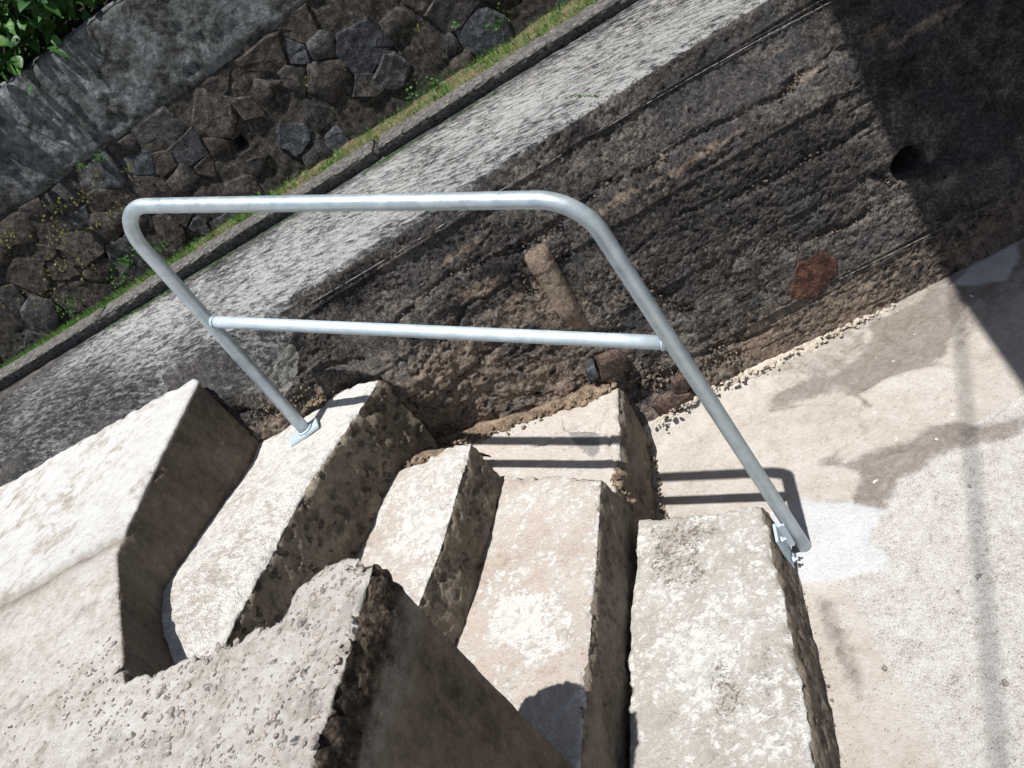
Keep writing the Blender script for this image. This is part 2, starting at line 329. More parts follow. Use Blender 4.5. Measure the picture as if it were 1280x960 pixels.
# ------------------------------------------------------------------ lower landing (floor)
def floor_sheet():
    x0, x1, y0, y1, s = -0.9, 1.25, -0.95, 0.66, 0.0045
    nu, nv = int((x1 - x0) / s), int((y1 - y0) / s)
    X, Y = np.meshgrid(np.linspace(x0, x1, nu), np.linspace(y0, y1, nv), indexing='ij')
    P = np.stack([X.ravel(), Y.ravel(), np.zeros(nu * nv)], 1); Q = P[:, :2]
    n = fbm(P, 7, 4, 3); n2 = fbm(P, 30, 3, 9)
    wetA = [(0.42, 0.56), (0.40, 0.50), (0.33, 0.475), (0.23, 0.485), (0.13, 0.475), (0.11, 0.44), (0.19, 0.425), (0.25, 0.395), (0.305, 0.345), (0.30, 0.315), (0.36, 0.315), (0.40, 0.35), (0.46, 0.335), (0.50, 0.32), (0.57, 0.38), (0.62, 0.45), (0.95, 0.5), (1.1, 0.62), (0.6, 0.6), (0.55, 0.56)]
    wetB = [(0.135, 0.198), (0.175, 0.205), (0.195, 0.175), (0.25, 0.158), (0.32, 0.145), (0.38, 0.175), (0.42, 0.17), (0.47, 0.11), (0.56, 0.07), (0.54, 0.03), (0.44, 0.055), (0.36, 0.075), (0.28, 0.065), (0.245, 0.04), (0.20, 0.01), (0.155, 0.035), (0.165, 0.075), (0.19, 0.10), (0.20, 0.13), (0.16, 0.165)]
    wt = np.maximum(sst(0.028, -0.03, sdpoly(Q, wetA) + n * 0.03 + n2 * 0.008), sst(0.022, -0.022, sdpoly(Q, wetB) + n * 0.03 + n2 * 0.008))
    pad = [(0.30, 0.35), (0.31, 0.30), (0.345, 0.25), (0.40, 0.21), (0.46, 0.20), (0.505, 0.24), (0.50, 0.31), (0.42, 0.35), (0.36, 0.36)]     # patched lobes
    sp = sdpoly(Q, pad) + n * 0.01; lobe = sst(0.006, -0.006, sp)
    foot_band = 0.75 * np.exp(-((Q[:, 0] - 0.01 - 0.05 * (Q[:, 1] + .13)) / 0.022) ** 2) * sst(-0.42, -0.30, Q[:, 1]) * sst(-0.11, -0.15, Q[:, 1])  # darker band beside the foot of the bottom step
    grey_patch = 0.22 * sst(0.05, -0.05, sdpoly(Q, [(0.10, -0.42), (0.16, -0.37), (0.25, -0.42), (0.27, -0.6), (0.05, -0.6)]) + n * .03)  # faint darker patch towards the front of the pavement
    lob2 = sdpoly(Q, [(0.0, 0.43), (0.10, 0.425), (0.22, 0.37), (0.27, 0.30), (0.25, 0.235), (0.17, 0.21), (0.06, 0.23), (0.0, 0.3)]) + n * 0.01
    rim = np.exp(-((lob2 - 0.006) / 0.006) ** 2) * sst(0.05, 0.15, Q[:, 0]) + np.exp(-((sp - 0.006) / 0.006) ** 2); broad = 0.62 * sst(0.36, 0.50, Q[:, 1] + 0.10 * n + 0.12 * (Q[:, 0] - 0.4)) * sst(-0.0, 0.25, Q[:, 0])
    wt = np.clip(np.maximum(wt * 1.1, broad) * (1 - 0.9 * lobe) * (1 - 0.85 * sst(0.006, -0.006, lob2)) + 0.35 * rim + foot_band + grey_patch, 0, 1.1)
    wh = sst(0.012, -0.012, sdpoly(Q, [(-0.05, 0.14), (0.01, 0.135), (0.07, 0.125), (0.115, 0.09), (0.15, 0.06), (0.205, 0.0), (0.165, -0.03), (0.145, -0.06), (0.165, -0.10), (0.14, -0.135), (0.09, -0.115), (0.04, -0.11), (0.0, -0.09), (-0.05, -0.09)]) + n * 0.012)
    wh = np.maximum(wh, 0.8 * sst(0.012, -0.012, sdpoly(Q, [(0.62, 0.56), (0.70, 0.60), (0.83, 0.60), (0.80, 0.53), (0.73, 0.48), (0.67, 0.51)]) + n * 0.02))
    agg = sst(-0.03, 0.03, (0.075 + 0.16 * (Q[:, 0] - 0.25)) - Q[:, 1] + n * 0.02) * sst(0.03, 0.10, Q[:, 0])
    z = fbm(P, 3, 3, 21) * 0.004 + n2 * 0.0009 + lobe * 0.0035 - np.exp(-(sp / 0.006) ** 2) * 0.0025 + wh * 0.002
    lob2 = sdpoly(Q, [(0.0, 0.43), (0.10, 0.425), (0.22, 0.37), (0.27, 0.30), (0.25, 0.235), (0.17, 0.21), (0.06, 0.23), (0.0, 0.3)]) + n * 0.01
    z += sst(0.005, -0.005, lob2) * 0.003
    cr = np.abs(fbm(P, 6, 4, 77)); z -= 0.003 * sst(0.010, 0.0, cr) * sst(0.1, 0.3, fbm(P, 2, 2, 5))
    z += 0.045 * sst(0.05, -0.02, 0.575 + 0.02 * n - Q[:, 1]) * sst(0.30, -0.1, Q[:, 0]) * sst(-0.55, -0.3, Q[:, 0])     # mortar feathered up against the wall
    P[:, 2] = z
    o = raw_mesh('pavement', P, grid_faces(nu, nv), M_floor, None, True, np.stack([wt, wh, agg], 1)); o['kind'] = 'structure'
floor_sheet()
g = py_mesh('ground', [(-60, -60, -0.06), (60, -60, -0.06), (60, 60, -0.06), (-60, 60, -0.06)], [(0, 1, 2, 3)], M_soil); g['kind'] = 'structure'
x0, x1, y0, y1 = -0.9, 1.25, -0.95, 0.66      # the same pavement carries on out of view on two sides
V = []; F = []
for a, b, c, d in [(x1 - .002, 6, -6, y1), (-0.9, x1, -6, y0 + .002)]:
    k = len(V); V += [(a, c, -0.004), (b, c, -0.004), (b, d, -0.004), (a, d, -0.004)]; F.append((k, k + 1, k + 2, k + 3))
o = raw_mesh('pavement', np.array(V), np.array(F), M_floor, None, False, np.tile([[0.0, 0, 1.0]], (len(V), 1))); o['kind'] = 'structure'

# ------------------------------------------------------------------ stairs
stairs = thing('concrete_stairs', 'worn concrete winder steps climbing left beside the black wall', 'stairs', (-0.3, 0, 0))
def P0(o, par): # parent keeping world placement (parents here are unrotated empties)
    o.parent = par; o.matrix_parent_inverse = Matrix.Translation(-Vector(par.location)); return o
def step_fn(seed, white=0.5, stain=None, rough=1.0, riser_pits=1.0, chip=0.010, wpoly=None, cracks=None, worn=0.0):
    def fn(P, N, sdv, dep):
        up = sst(0.35, 0.8, N[:, 2]); side = 1 - up
        e = np.sqrt(np.minimum(sdv, 0) ** 2 + np.maximum(dep, 0) ** 2)
        n = fbm(P, 9, 4, seed); n2 = fbm(P, 38, 4, seed + 5); n3 = fbm(P, 120, 3, seed + 8)
        off = n * 0.0035 + n2 * 0.0016 * rough + n3 * 0.0007
        ch = sst(-0.05, 0.45, fbm(P, 32, 3, seed + 3)) + 0.9 * sst(0.15, 0.5, fbm(P, 10, 2, seed + 4)); off -= 1.15 * chip * ch * np.exp(-(e / 0.014) ** 2)
        off -= 0.0035 * np.exp(-(e / 0.007) ** 2)
        pit = sst(0.26, 0.42, fbm(P, 58, 3, seed + 12) + 0.12 * n) + 0.6 * sst(0.22, 0.42, fbm(P, 26, 3, seed + 13))
        off -= side * pit * 0.0052 * riser_pits
        off += side * (fbm(P, 16, 3, seed + 2) * 0.004 * riser_pits + fbm(P, 60, 3, seed + 9) * 0.003)
        off -= side * 0.0016 * np.abs(fbm(P * np.array([1, 1, 5.0]), 22, 3, seed + 14))
        if cracks:
            for c in cracks:
                pc = P[:, :2] + 0.012 * np.stack([n2, vnoise(P * 31, 99)], 1); d = polydist(pc, c); off -= up * 0.011 * np.exp(-(d / 0.0040) ** 2)
        st = np.zeros(len(P))
        if stain:
            for poly, a in stain: st = np.maximum(st, a * sst(0.02, -0.02, sdpoly(P[:, :2], poly) + n * 0.015))
        wh = np.full(len(P), white)
        if wpoly: wh = np.maximum(wh, 1.0 * sst(0.03, -0.03, sdpoly(P[:, :2], wpoly) + n * 0.02))
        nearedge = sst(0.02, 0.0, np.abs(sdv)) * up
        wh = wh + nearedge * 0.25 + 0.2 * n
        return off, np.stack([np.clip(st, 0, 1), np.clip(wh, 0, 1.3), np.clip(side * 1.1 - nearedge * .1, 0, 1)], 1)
    return fn
# bottom block (long tread nearest the floor)
B1 = [(-0.275, 0.165), (-0.2, 0.131), (-0.124, 0.096), (-0.06, 0.066), (-0.004, 0.040), (-0.024, -0.092), (-0.046, -0.228), (-0.075, -0.391), (-0.106, -0.524), (-0.17, -0.80), (-0.47, -0.80), (-0.42, -0.40), (-0.36, -0.12), (-0.30, 0.07)]
b1b = [(x + (0.010 if x > -0.2 and y < 0.0 else 0), y) for x, y in B1]
lich = [([(-0.25, 0.12), (-0.13, 0.08), (-0.10, 0.02), (-0.16, -0.02), (-0.15, -0.09), (-0.22, -0.10), (-0.29, -0.05)], 0.50), ([(-0.25, -0.28), (-0.18, -0.25), (-0.17, -0.38), (-0.24, -0.42)], 0.5), ([(-0.14, -0.30), (-0.10, -0.28), (-0.13, -0.45), (-0.17, -0.42)], 0.45)]
o = block('step', B1, 0.13, -0.02, M_step_grey, step_fn(11, 0.62, lich, 1.3, 0.8), 0.0045, b1b); P0(o, stairs); o['label'] = 'bottom step blotched with brown lichen'
# ledge against the wall
LED = [(-0.80, 0.64), (-0.66, 0.615), (-0.56, 0.60), (-0.46, 0.585), (-0.33, 0.570), (-0.20, 0.553), (-0.225, 0.42), (-0.250, 0.272), (-0.30, 0.15), (-0.60, 0.2), (-0.85, 0.4)]
lz = lambda x, y: 0.205 + 0.06 * float(np.clip((-0.30 - x) / 0.35, 0, 1.3))
gp = [([(-0.375, 0.478), (-0.30, 0.44), (-0.285, 0.41), (-0.29, 0.34), (-0.32, 0.315), (-0.35, 0.40)], 0.95)]
crk = [[(-0.365, 0.52), (-0.372, 0.475), (-0.42, 0.44), (-0.47, 0.45)], [(-0.235, 0.50), (-0.262, 0.46), (-0.295, 0.43), (-0.262, 0.40), (-0.268, 0.33), (-0.262, 0.27)], [(-0.372, 0.475), (-0.345, 0.455)], [(-0.295, 0.43), (-0.34, 0.45)]]
ledb = [(x - (0.010 if x > -0.26 else 0), y) for x, y in LED]
o = block('ledge', LED, lz, -0.02, M_ledge, step_fn(23, 0.35, gp, 0.9, 1.0, 0.012, None, crk), 0.0045, ledb); P0(o, stairs); o['label'] = 'cracked lower ledge between the steps and the black wall'
# second step
T2 = [(-0.53, 0.352), (-0.45, 0.294), (-0.36, 0.234), (-0.285, 0.180), (-0.303, 0.10), (-0.334, -0.031), (-0.380, -0.207), (-0.446, -0.462), (-0.53, -0.80), (-0.85, -0.80), (-0.70, -0.077), (-0.62, 0.117)]
t2b = [(x - (0.014 if x > -0.5 and y < 0.2 else 0), y) for x, y in T2]
o = block('step', T2, 0.275, -0.02, M_step, step_fn(37, 0.55, None, 1.2, 1.0, 0.010, [(-0.47, 0.24), (-0.44, 0.22), (-0.60, -0.04), (-0.60, -0.13), (-0.50, -0.24), (-0.40, -0.22), (-0.42, -0.10), (-0.56, 0.02)]), 0.0045, t2b); P0(o, stairs); o['label'] = 'second step with flaking white wash'
# third step
T3 = [(-0.525, 0.325), (-0.56, 0.352), (-0.614, 0.363), (-0.66, 0.355), (-0.72, 0.372), (-0.76, 0.366), (-0.85, 0.30), (-1.05, -0.30), (-0.80, -0.50), (-0.70, -0.17), (-0.661, -0.072), (-0.62, 0.019), (-0.590, 0.11), (-0.564, 0.20), (-0.541, 0.272)]
t3b = [(x - 0.014, y + 0.003) for x, y in T3]
o = block('step', T3, 0.42, -0.02, M_step, step_fn(41, 0.72, None, 1.0, 1.3, 0.012), 0.0045, t3b); P0(o, stairs); o['label'] = 'short third step wedged under the railing step'
# fourth step with the rail foot
T4 = [(-0.662, 0.492), (-0.70, 0.520), (-0.75, 0.532), (-0.85, 0.520), (-1.04, 0.525), (-1.2, 0.525), (-1.45, 0.10), (-1.3, -0.50), (-1.02, -0.50), (-0.912, -0.232), (-0.872, -0.065), (-0.829, 0.121), (-0.775, 0.255), (-0.715, 0.390)]
def z4(x, y):
    nx = -0.666 - 0.42 * min(1, max(0, (0.49 - y) / 0.37)) * 0.39 - 0.23 * max(0, 0.12 - y); d = min(1.0, max(0.0, (nx - x) / 0.17))
    return 0.600 + (0.10 + 0.10 * d) * min(0.62, max(0.0, 0.43 - y))
t4b = [(x - 0.032, y + 0.014) if y < 0.4 else (x, y) for x, y in T4]
o = block('step', T4, z4, -0.02, M_step, step_fn(53, 0.85, None, 1.0, 2.3, 0.013, [(-0.70, 0.55), (-0.70, 0.45), (-0.765, 0.36), (-0.80, 0.285), (-0.90, 0.28), (-1.0, 0.25), (-1.12, 0.22), (-1.1, 0.4), (-0.98, 0.46), (-0.88, 0.52)]), 0.0045, t4b); P0(o, stairs); o['label'] = 'fourth step, white washed around the rail foot plate'

# ------------------------------------------------------------------ upper landing with the broken corner
LT = [(-2.0, 0.585), (-1.728, 0.575), (-1.434, 0.560), (-1.20, 0.545), (-1.055, 0.528), (-1.035, 0.50), (-1.052, 0.35), (-1.069, 0.229), (-1.093, -0.032), (-0.998, -0.257), (-0.936, -0.398),
      (-0.833, -0.415), (-0.726, -0.432), (-0.64, -0.458), (-0.612, -0.455), (-0.582, -0.427), (-0.536, -0.414), (-0.476, -0.435), (-0.432, -0.468), (-0.449, -0.53), (-0.474, -0.618), (-0.510, -0.737), (-0.57, -0.93), (-2.0, -0.93)]
zl = lambda x, y: 0.82 + 0.046 * float(np.clip((x + 0.85) / 0.42, 0, 1)) ** 1.3
lbot = [(x - 0.03, y + 0.01) if x > -0.56 else (x, y) for x, y in LT]
def land_fn(P, N, sdv, dep):
    up = sst(0.35, 0.8, N[:, 2]); side = 1 - up
    fg = sst(0.10, 0.02, sdpoly(P[:, :2], [(-0.88, -0.38), (-0.40, -0.36), (-0.40, -1), (-0.60, -1)]))           # right hand end, coarse slab
    e = np.sqrt(np.minimum(sdv, 0) ** 2 + np.maximum(dep, 0) ** 2)
    n = fbm(P, 9, 4, 61); n2 = fbm(P, 38, 4, 62); n3 = fbm(P, 110, 3, 63)
    off = n * 0.003 + n2 * 0.0016 + n3 * 0.001
    slab = sst(0.078, 0.064, dep + n * 0.012 + n2 * 0.006)
    d1, d2 = worley(P, 75, 5)
    off += up * fg * (0.0020 * sst(0.5, 0.1, d1) + n3 * 0.0014)
    off += side * fg * slab * (n * 0.010 + n2 * 0.007 + 0.005 * sst(0.5, 0.1, d1)) - side * fg * (1 - slab) * 0.004 - side * fg * slab * 0.005 * sst(0.1, 0.4, fbm(P, 50, 3, 69))
    ch = sst(-0.1, 0.45, fbm(P, 30, 3, 66)); off -= (0.007 + 0.011 * fg) * ch * np.exp(-(e / 0.014) ** 2)
    far = sst(0.0, 0.06, 0.02 - sdpoly(P[:, :2], [(-0.52, -0.46), (-0.42, -0.46), (-0.42, -0.33), (-0.5, -0.33)]))
    # a long groove and a kink in the far riser
    g_ = side * (1 - fg); off -= g_ * 0.004 * np.exp(-((dep - 0.185 - 0.01 * n) / 0.006) ** 2)
    # the washed band by the wall stands a touch higher than the rough landing
    ln = P[:, 1] - (0.004 + 0.02 * n + (P[:, 0] + 1.4) * 0.01)
    wash = sst(-0.006, 0.010, ln)
    off += up * wash * 0.008 - up * 0.006 * np.exp(-(ln / 0.006) ** 2)
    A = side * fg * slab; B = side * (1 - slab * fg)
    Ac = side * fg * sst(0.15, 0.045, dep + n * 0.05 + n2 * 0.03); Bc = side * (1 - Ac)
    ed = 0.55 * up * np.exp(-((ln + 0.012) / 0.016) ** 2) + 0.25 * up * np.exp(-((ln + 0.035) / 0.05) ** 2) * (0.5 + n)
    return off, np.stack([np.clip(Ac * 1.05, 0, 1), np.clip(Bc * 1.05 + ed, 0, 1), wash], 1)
landing = thing('upper_landing', 'pale upper concrete landing with broken pebbly corner in the foreground', 'landing', (-1.2, -0.2, 0))
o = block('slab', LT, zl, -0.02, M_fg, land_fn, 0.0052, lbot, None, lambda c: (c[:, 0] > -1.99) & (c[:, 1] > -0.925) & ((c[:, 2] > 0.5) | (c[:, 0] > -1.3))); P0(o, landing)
V = []; F = []
for a, b, c, d in [(-4.5, -2.0 + .004, -3, 0.60), (-2.0 - .01, -0.62, -3, -0.93 + .004)]:
    k = len(V); z1, z0 = 0.816, -0.02
    V += [(a, c, z0), (b, c, z0), (b, d, z0), (a, d, z0), (a, c, z1), (b, c, z1), (b, d, z1), (a, d, z1)]
    F += [(k + 4, k + 5, k + 6, k + 7), (k, k + 1, k + 5, k + 4), (k + 1, k + 2, k + 6, k + 5), (k + 2, k + 3, k + 7, k + 6), (k + 3, k, k + 4, k + 7)]
o = raw_mesh('slab_extension', np.array(V), np.array(F), M_fg, None, False, np.tile([[0.0, 0, 0.0]], (len(V), 1))); P0(o, landing)
# exposed pebbles, real ones, bedded in the slab
ICO = None
def ico(sub):
    bm = bmesh.new(); bmesh.ops.create_icosphere(bm, subdivisions=sub, radius=1); V = np.array([v.co[:] for v in bm.verts]); F = np.array([[v.index for v in f.verts] for f in bm.faces]); bm.free(); return V, F
I1, I2 = ico(1), ico(2)
def scatter(name, C, R, mat, base=I1, flat=(1, 1, 1), jit=0.25, smooth=False, parent=None, kind='stuff', rng=RNG):
    Vb, Fb = base; n = len(C); nv = len(Vb)
    a = rng.uniform(0, 2 * np.pi, n); b = rng.uniform(-0.5, 0.5, n)
    S_ = R[:, None] * rng.uniform(0.65, 1.35, (n, 3)) * np.array(flat)
    V = Vb[None] * (1 + rng.uniform(-jit, jit, (n, nv, 1))) * S_[:, None, :]
    ca, sa, cb, sb = np.cos(a)[:, None], np.sin(a)[:, None], np.cos(b)[:, None], np.sin(b)[:, None]
    x, y, z = V[..., 0], V[..., 1], V[..., 2]; x, z = x * cb - z * sb, x * sb + z * cb; x, y = x * ca - y * sa, x * sa + y * ca
    V = np.stack([x, y, z], -1) + C[:, None, :]
    F = (Fb[None] + (np.arange(n) * nv)[:, None, None]).reshape(-1, 3)
    o = raw_mesh(name, V.reshape(-1, 3), F, mat, None, smooth)
    if parent: P0(o, parent)
    if kind: o['kind'] = kind
    return o
def slab_pebbles(n, r0, r1, xa, p):
    Q = RNG.uniform((xa, -0.93), (-0.45, -0.26), (9 * n, 2)); k = (sdpoly(Q, LT) < -0.010) & (RNG.uniform(size=len(Q)) < sst(xa, -0.55, Q[:, 0]) ** p) & (fbm(np.column_stack([Q, 0 * Q[:, 0]]), 9, 2, 4) > RNG.uniform(-1.6, 0.1, len(Q)))
    Q = Q[k][:n]; r = r0 + (r1 - r0) * RNG.beta(1.2, 2.6, len(Q))
    scatter('pebble', np.column_stack([Q, np.array([zl(*q) for q in Q]) + 0.0005 - r * 0.12]), r, M_peb, I2, (1.45, 0.8, 0.42), 0.16, True, landing)
slab_pebbles(1900, 0.0010, 0.0036, -1.40, 0.8); slab_pebbles(430, 0.0026, 0.0078, -1.05, 1.0)

# ------------------------------------------------------------------ the dark retaining wall and its top
wall = thing('retaining_wall', 'rough blackened concrete retaining wall with board marks and a mottled flat top', 'wall', (0.2, 0.6, 0))
def ztop(x): return 0.846 + 0.010 * np.clip((x + 0.8) / 1.3, 0, 1.5)
def wall_sheet():
    s = 0.0037
    xs = np.arange(-1.16, 1.42, s)
    prof = []                                              # (kind, value): down the face, rounded arris, over the top
    zf = np.arange(-0.05, 0.833, s); nf = len(zf)
    ar = np.linspace(0, math.pi / 2, 8)[1:-1]
    nu = len(xs)
    rows = []
    yb = lambda x, z: 0.592 + 0.035 * sst(0.55, 0.86, z) * sst(-0.6, 0.3, x) - 0.095 * np.exp(-((x + 0.98) / 0.17) ** 2) * sst(0.30, 0.62, z) * sst(0.86, 0.74, z) \
        - 0.055 * np.exp(-((x + 0.66) / 0.12) ** 2 - ((z - 0.52) / 0.15) ** 2) - 0.030 * sst(0.18, -0.02, z) * sst(0.25, -0.1, x) * sst(-0.6, -0.3, x)
    for z in zf: rows.append(np.stack([xs, yb(xs, np.full(nu, z)), np.full(nu, z) + (ztop(xs) - 0.846) * z / 0.846], 1))
    r = 0.013
    for a in ar:
        rows.append(np.stack([xs, yb(xs, np.full(nu, 0.846)) + r * (1 - math.cos(a)), ztop(xs) - r + r * math.sin(a)], 1))
    ye = rows[-1][:, 1]; nt_ = 150
    for k in range(nt_):
        t = (k + 1) / nt_; yk = 1.15 - 0.075 * (xs - 0.3) + 0.02
        rows.append(np.stack([xs, ye + (yk - ye) * t, ztop(xs)], 1))
    G = np.stack(rows, 1); nv = G.shape[1]; P = G.reshape(-1, 3)
    face = np.zeros((nu, nv)); face[:, :nf] = 1; face = face.ravel()
    jj = np.tile(np.arange(nv), nu)
    # normals of the base surface
    du = np.gradient(G, axis=0); dv = np.gradient(G, axis=1); N = np.cross(du, dv).reshape(-1, 3); N /= np.linalg.norm(N, axis=1)[:, None]
    Q = P[:, [0, 2]]
    wob = np.stack([vnoise(P * 14, 3), vnoise(P * 14, 4)], 1) * 0.005 + np.stack([vnoise(P * 40, 5), vnoise(P * 40, 6)], 1) * 0.004
    Qw = Q + wob
    n = fbm(P, 5, 4, 71); n2 = fbm(P, 22, 4, 72); n3 = fbm(P, 70, 3, 73); n4 = fbm(P, 150, 2, 74)
    isf = sst(0.5, 0.1, N[:, 2])
    low = sst(0.40, 0.12, P[:, 2]) * sst(0.15, -0.1, P[:, 0]) + sst(-0.15, -0.45, P[:, 0]) * sst(0.75, 0.6, P[:, 2]); low = np.clip(low, 0, 1)
    wg = worley(P, 105, 17)[0]; wg2 = worley(P, 60, 19)[0]; coarse = sst(-0.25, 0.35, fbm(P, 5, 3, 79))
    r1 = np.abs(fbm(P, 48, 3, 201)); r2 = np.abs(fbm(P, 95, 2, 202))
    off = isf * (n * 0.003 + n2 * 0.0014 * (1 + 3.0 * low) + n3 * 0.0014 * (1 + low) + n4 * 0.0018 - 0.0022 * sst(0.12, 0.0, r2) - 0.0030 * coarse * sst(0.10, 0.0, r1) - 0.0018 * coarse * wg)
    pk = sst(0.30, 0.5, fbm(P, 55, 3, 203)); off -= isf * pk * (0.004 + 0.004 * low)
    off += (1 - isf) * (n2 * 0.0012 + n3 * 0.0010 + n4 * 0.0007)
    # boards: small set-offs
    bz = [0.797, 0.688, 0.585, 0.478, 0.375, 0.270, 0.155]
    k = np.digitize(-(P[:, 2] + 0.006 * vnoise(P * np.array([1.5, 0, 0]), 8)), [-b for b in bz]); amp = np.array([0.002, -0.002, 0.0025, -0.0015, 0.001, -0.002, 0.0015, -0.001])[k]
    off += isf * amp * 1.1
    for zb, st, a in [(0.797, 1.0, 0.0035), (0.692, 0.35, 0.003), (0.478, 0.25, 0.0025), (0.155, 0.9, 0.0035), (0.375, 0.15, 0.002)]:
        zz = P[:, 2] - zb - 0.004 * (P[:, 0] < 0) * np.abs(P[:, 0]) * 6 * 0 + 0.010 * sst(0.1, 0.7, P[:, 0]) * (zb > .7)
        on = sst(0.45 - st, 0.75 - st, vnoise(np.column_stack([P[:, 0] * 4, np.full(len(P), zb * 50), np.zeros(len(P))]), 13)) if st < 1 else np.where((P[:, 0] > -0.03) & (P[:, 0] < 0.06), 0, 1)
        off += isf * on * a * np.exp(-(zz / 0.0022) ** 2) - isf * on * a * 0.7 * np.exp(-((zz + 0.006) / 0.003) ** 2)
    # honeycombed bands
    bands = [([(-0.62, 0.66), (-0.41, 0.688), (-0.331, 0.680), (-0.242, 0.668), (-0.166, 0.652), (-0.081, 0.669), (0.0, 0.682), (0.05, 0.677), (0.116, 0.668), (0.171, 0.677), (0.249, 0.676), (0.361, 0.660), (0.453, 0.656), (0.489, 0.678), (0.577, 0.68), (0.72, 0.67)], 0.010, 1.0),
             ([(-0.26, 0.665), (-0.262, 0.60), (-0.266, 0.535)], 0.011, 1.0), ([(-0.20, 0.655), (-0.127, 0.66), (-0.125, 0.608), (-0.15, 0.57)], 0.016, 1.1), ([(-0.24, 0.648), (-0.15, 0.645)], 0.012, 1.2),
             ([(0.20, 0.604), (0.25, 0.599), (0.30, 0.60)], 0.007, 0.8), ([(0.22, 0.50), (0.311, 0.485), (0.387, 0.483), (0.449, 0.489), (0.504, 0.481), (0.60, 0.49)], 0.009, 0.8), ([(0.30, 0.44), (0.36, 0.41), (0.46, 0.40)], 0.006, 0.6),
             ([(0.33, 0.285), (0.369, 0.298), (0.464, 0.274), (0.527, 0.282)], 0.010, 0.8), ([(-0.02, 0.40), (0.02, 0.30), (0.05, 0.26)], 0.012, 0.8), ([(0.05, 0.355), (0.0, 0.33)], 0.01, 0.8),
             ([(0.57, 0.36), (0.60, 0.30), (0.63, 0.26)], 0.012, 0.8), ([(-0.62, 0.52), (-0.5, 0.56), (-0.4, 0.60), (-0.3, 0.59)], 0.008, 0.8), ([(-0.60, 0.42), (-0.45, 0.45), (-0.36, 0.47)], 0.008, 0.7),
             ([(-0.36, 0.40), (-0.26, 0.40), (-0.2, 0.36), (-0.12, 0.31)], 0.009, 0.8), ([(-1.02, 0.70), (-0.95, 0.655), (-0.86, 0.63)], 0.014, 1.0), ([(-0.80, 0.66), (-0.70, 0.63)], 0.008, 0.9),
             ([(-0.15, 0.16), (0.0, 0.10), (0.10, 0.09)], 0.016, 0.8), ([(0.02, 0.135), (0.10, 0.125), (0.2, 0.11)], 0.010, 0.8), ([(0.12, 0.53), (0.18, 0.52), (0.24, 0.51)], 0.006, 0.6), ([(0.0, 0.50), (0.06, 0.515)], 0.006, 0.5)]
    hc = np.zeros(len(P))
    for pts, wd, a in bands:
        d = polydist(Qw, pts); hc = np.maximum(hc, a * np.exp(-(d / wd) ** 2))
    patchy = sst(-0.35, 0.25, fbm(P, 11, 3, 81)); hc = hc * (0.35 + 0.65 * patchy) * isf
    d1, d2 = worley(P + 0.004 * n3[:, None], 110, 7)
    off += -hc * 0.015 + hc * 0.014 * sst(0.55, 0.1, d1)
    gen = sst(0.05, 0.4, fbm(P, 9, 4, 90)) * isf
    off -= gen * 0.0030 * sst(0.05, 0.35, fbm(P, 60, 3, 204))
    off += low * isf * (0.009 * fbm(P, 30, 3, 205))
    # fine ragged cracks that follow the pour lines
    A = P * np.array([1.2, 1, 10.0]); cr = np.abs(fbm(A, 1.6, 4, 91)); off -= isf * 0.0045 * sst(0.016, 0.0, cr) * sst(0.0, 0.35, fbm(P, 3.2, 2, 92))
    # weep hole
    hx, hz = 0.641, 0.345; dh = np.hypot((Q[:, 0] - hx) / 1.0, (Q[:, 1] - hz) / 1.18) + 0.004 * n2
    hole = sst(0.042, 0.034, dh); off -= hole * 0.16 * isf
    # stained tongue below the old blocked weep
    tz = (0.625 - Q[:, 1]) / 0.27; cx = -0.201 - 0.012 * tz; hw = 0.030 - 0.008 * tz
    tong = sst(1.7, 0.35, np.abs(Qw[:, 0] - cx + 0.012 * n2) / hw) * sst(0.640, 0.622, Qw[:, 1]) * sst(0.33, 0.39, Qw[:, 1]) * isf
    uu = np.abs(Q[:, 0] - cx + 0.004 * n2) / (hw * 1.08); cyl = np.sqrt(np.clip(1 - uu ** 2, 0, 1)) * np.sqrt(np.clip((0.643 + 0.006 * n2 - Q[:, 1]) / 0.022, 0, 1)) * sst(0.36, 0.46, Qw[:, 1]) * isf
    off = off * (1 - 0.6 * sst(0, 0.3, cyl)) + cyl * 0.022
    # top sheet: joint across the wall, mossy step
    ty = P[:, 1]; tp = 1 - isf
    jx = np.abs(P[:, 0] - (0.06 - (ty - 0.7) * 0.5) + 0.01 * vnoise(P * 20, 5)); off -= tp * 0.005 * np.exp(-(jx / 0.004) ** 2) * sst(0.95, 0.80, ty)
    P = P + N * off[:, None]
    P[:, 2] -= tp * 0.0 ; P[:, 2] = np.where((tp > 0.5) & (P[:, 0] < -1.03), np.minimum(P[:, 2], 0.8), P[:, 2]) if False else P[:, 2]
    # masks
    def blob(cx, cz, rx, rz, a=1.0): return a * np.exp(-(((Qw[:, 0] - cx) / rx) ** 2 + ((Qw[:, 1] - cz) / rz) ** 2))
    tan = np.maximum(tong * 0.8, sst(0.05, 0.5, cyl) * 1.5) * (1 - 0.30 * sst(0.46, 0.36, Qw[:, 1]))
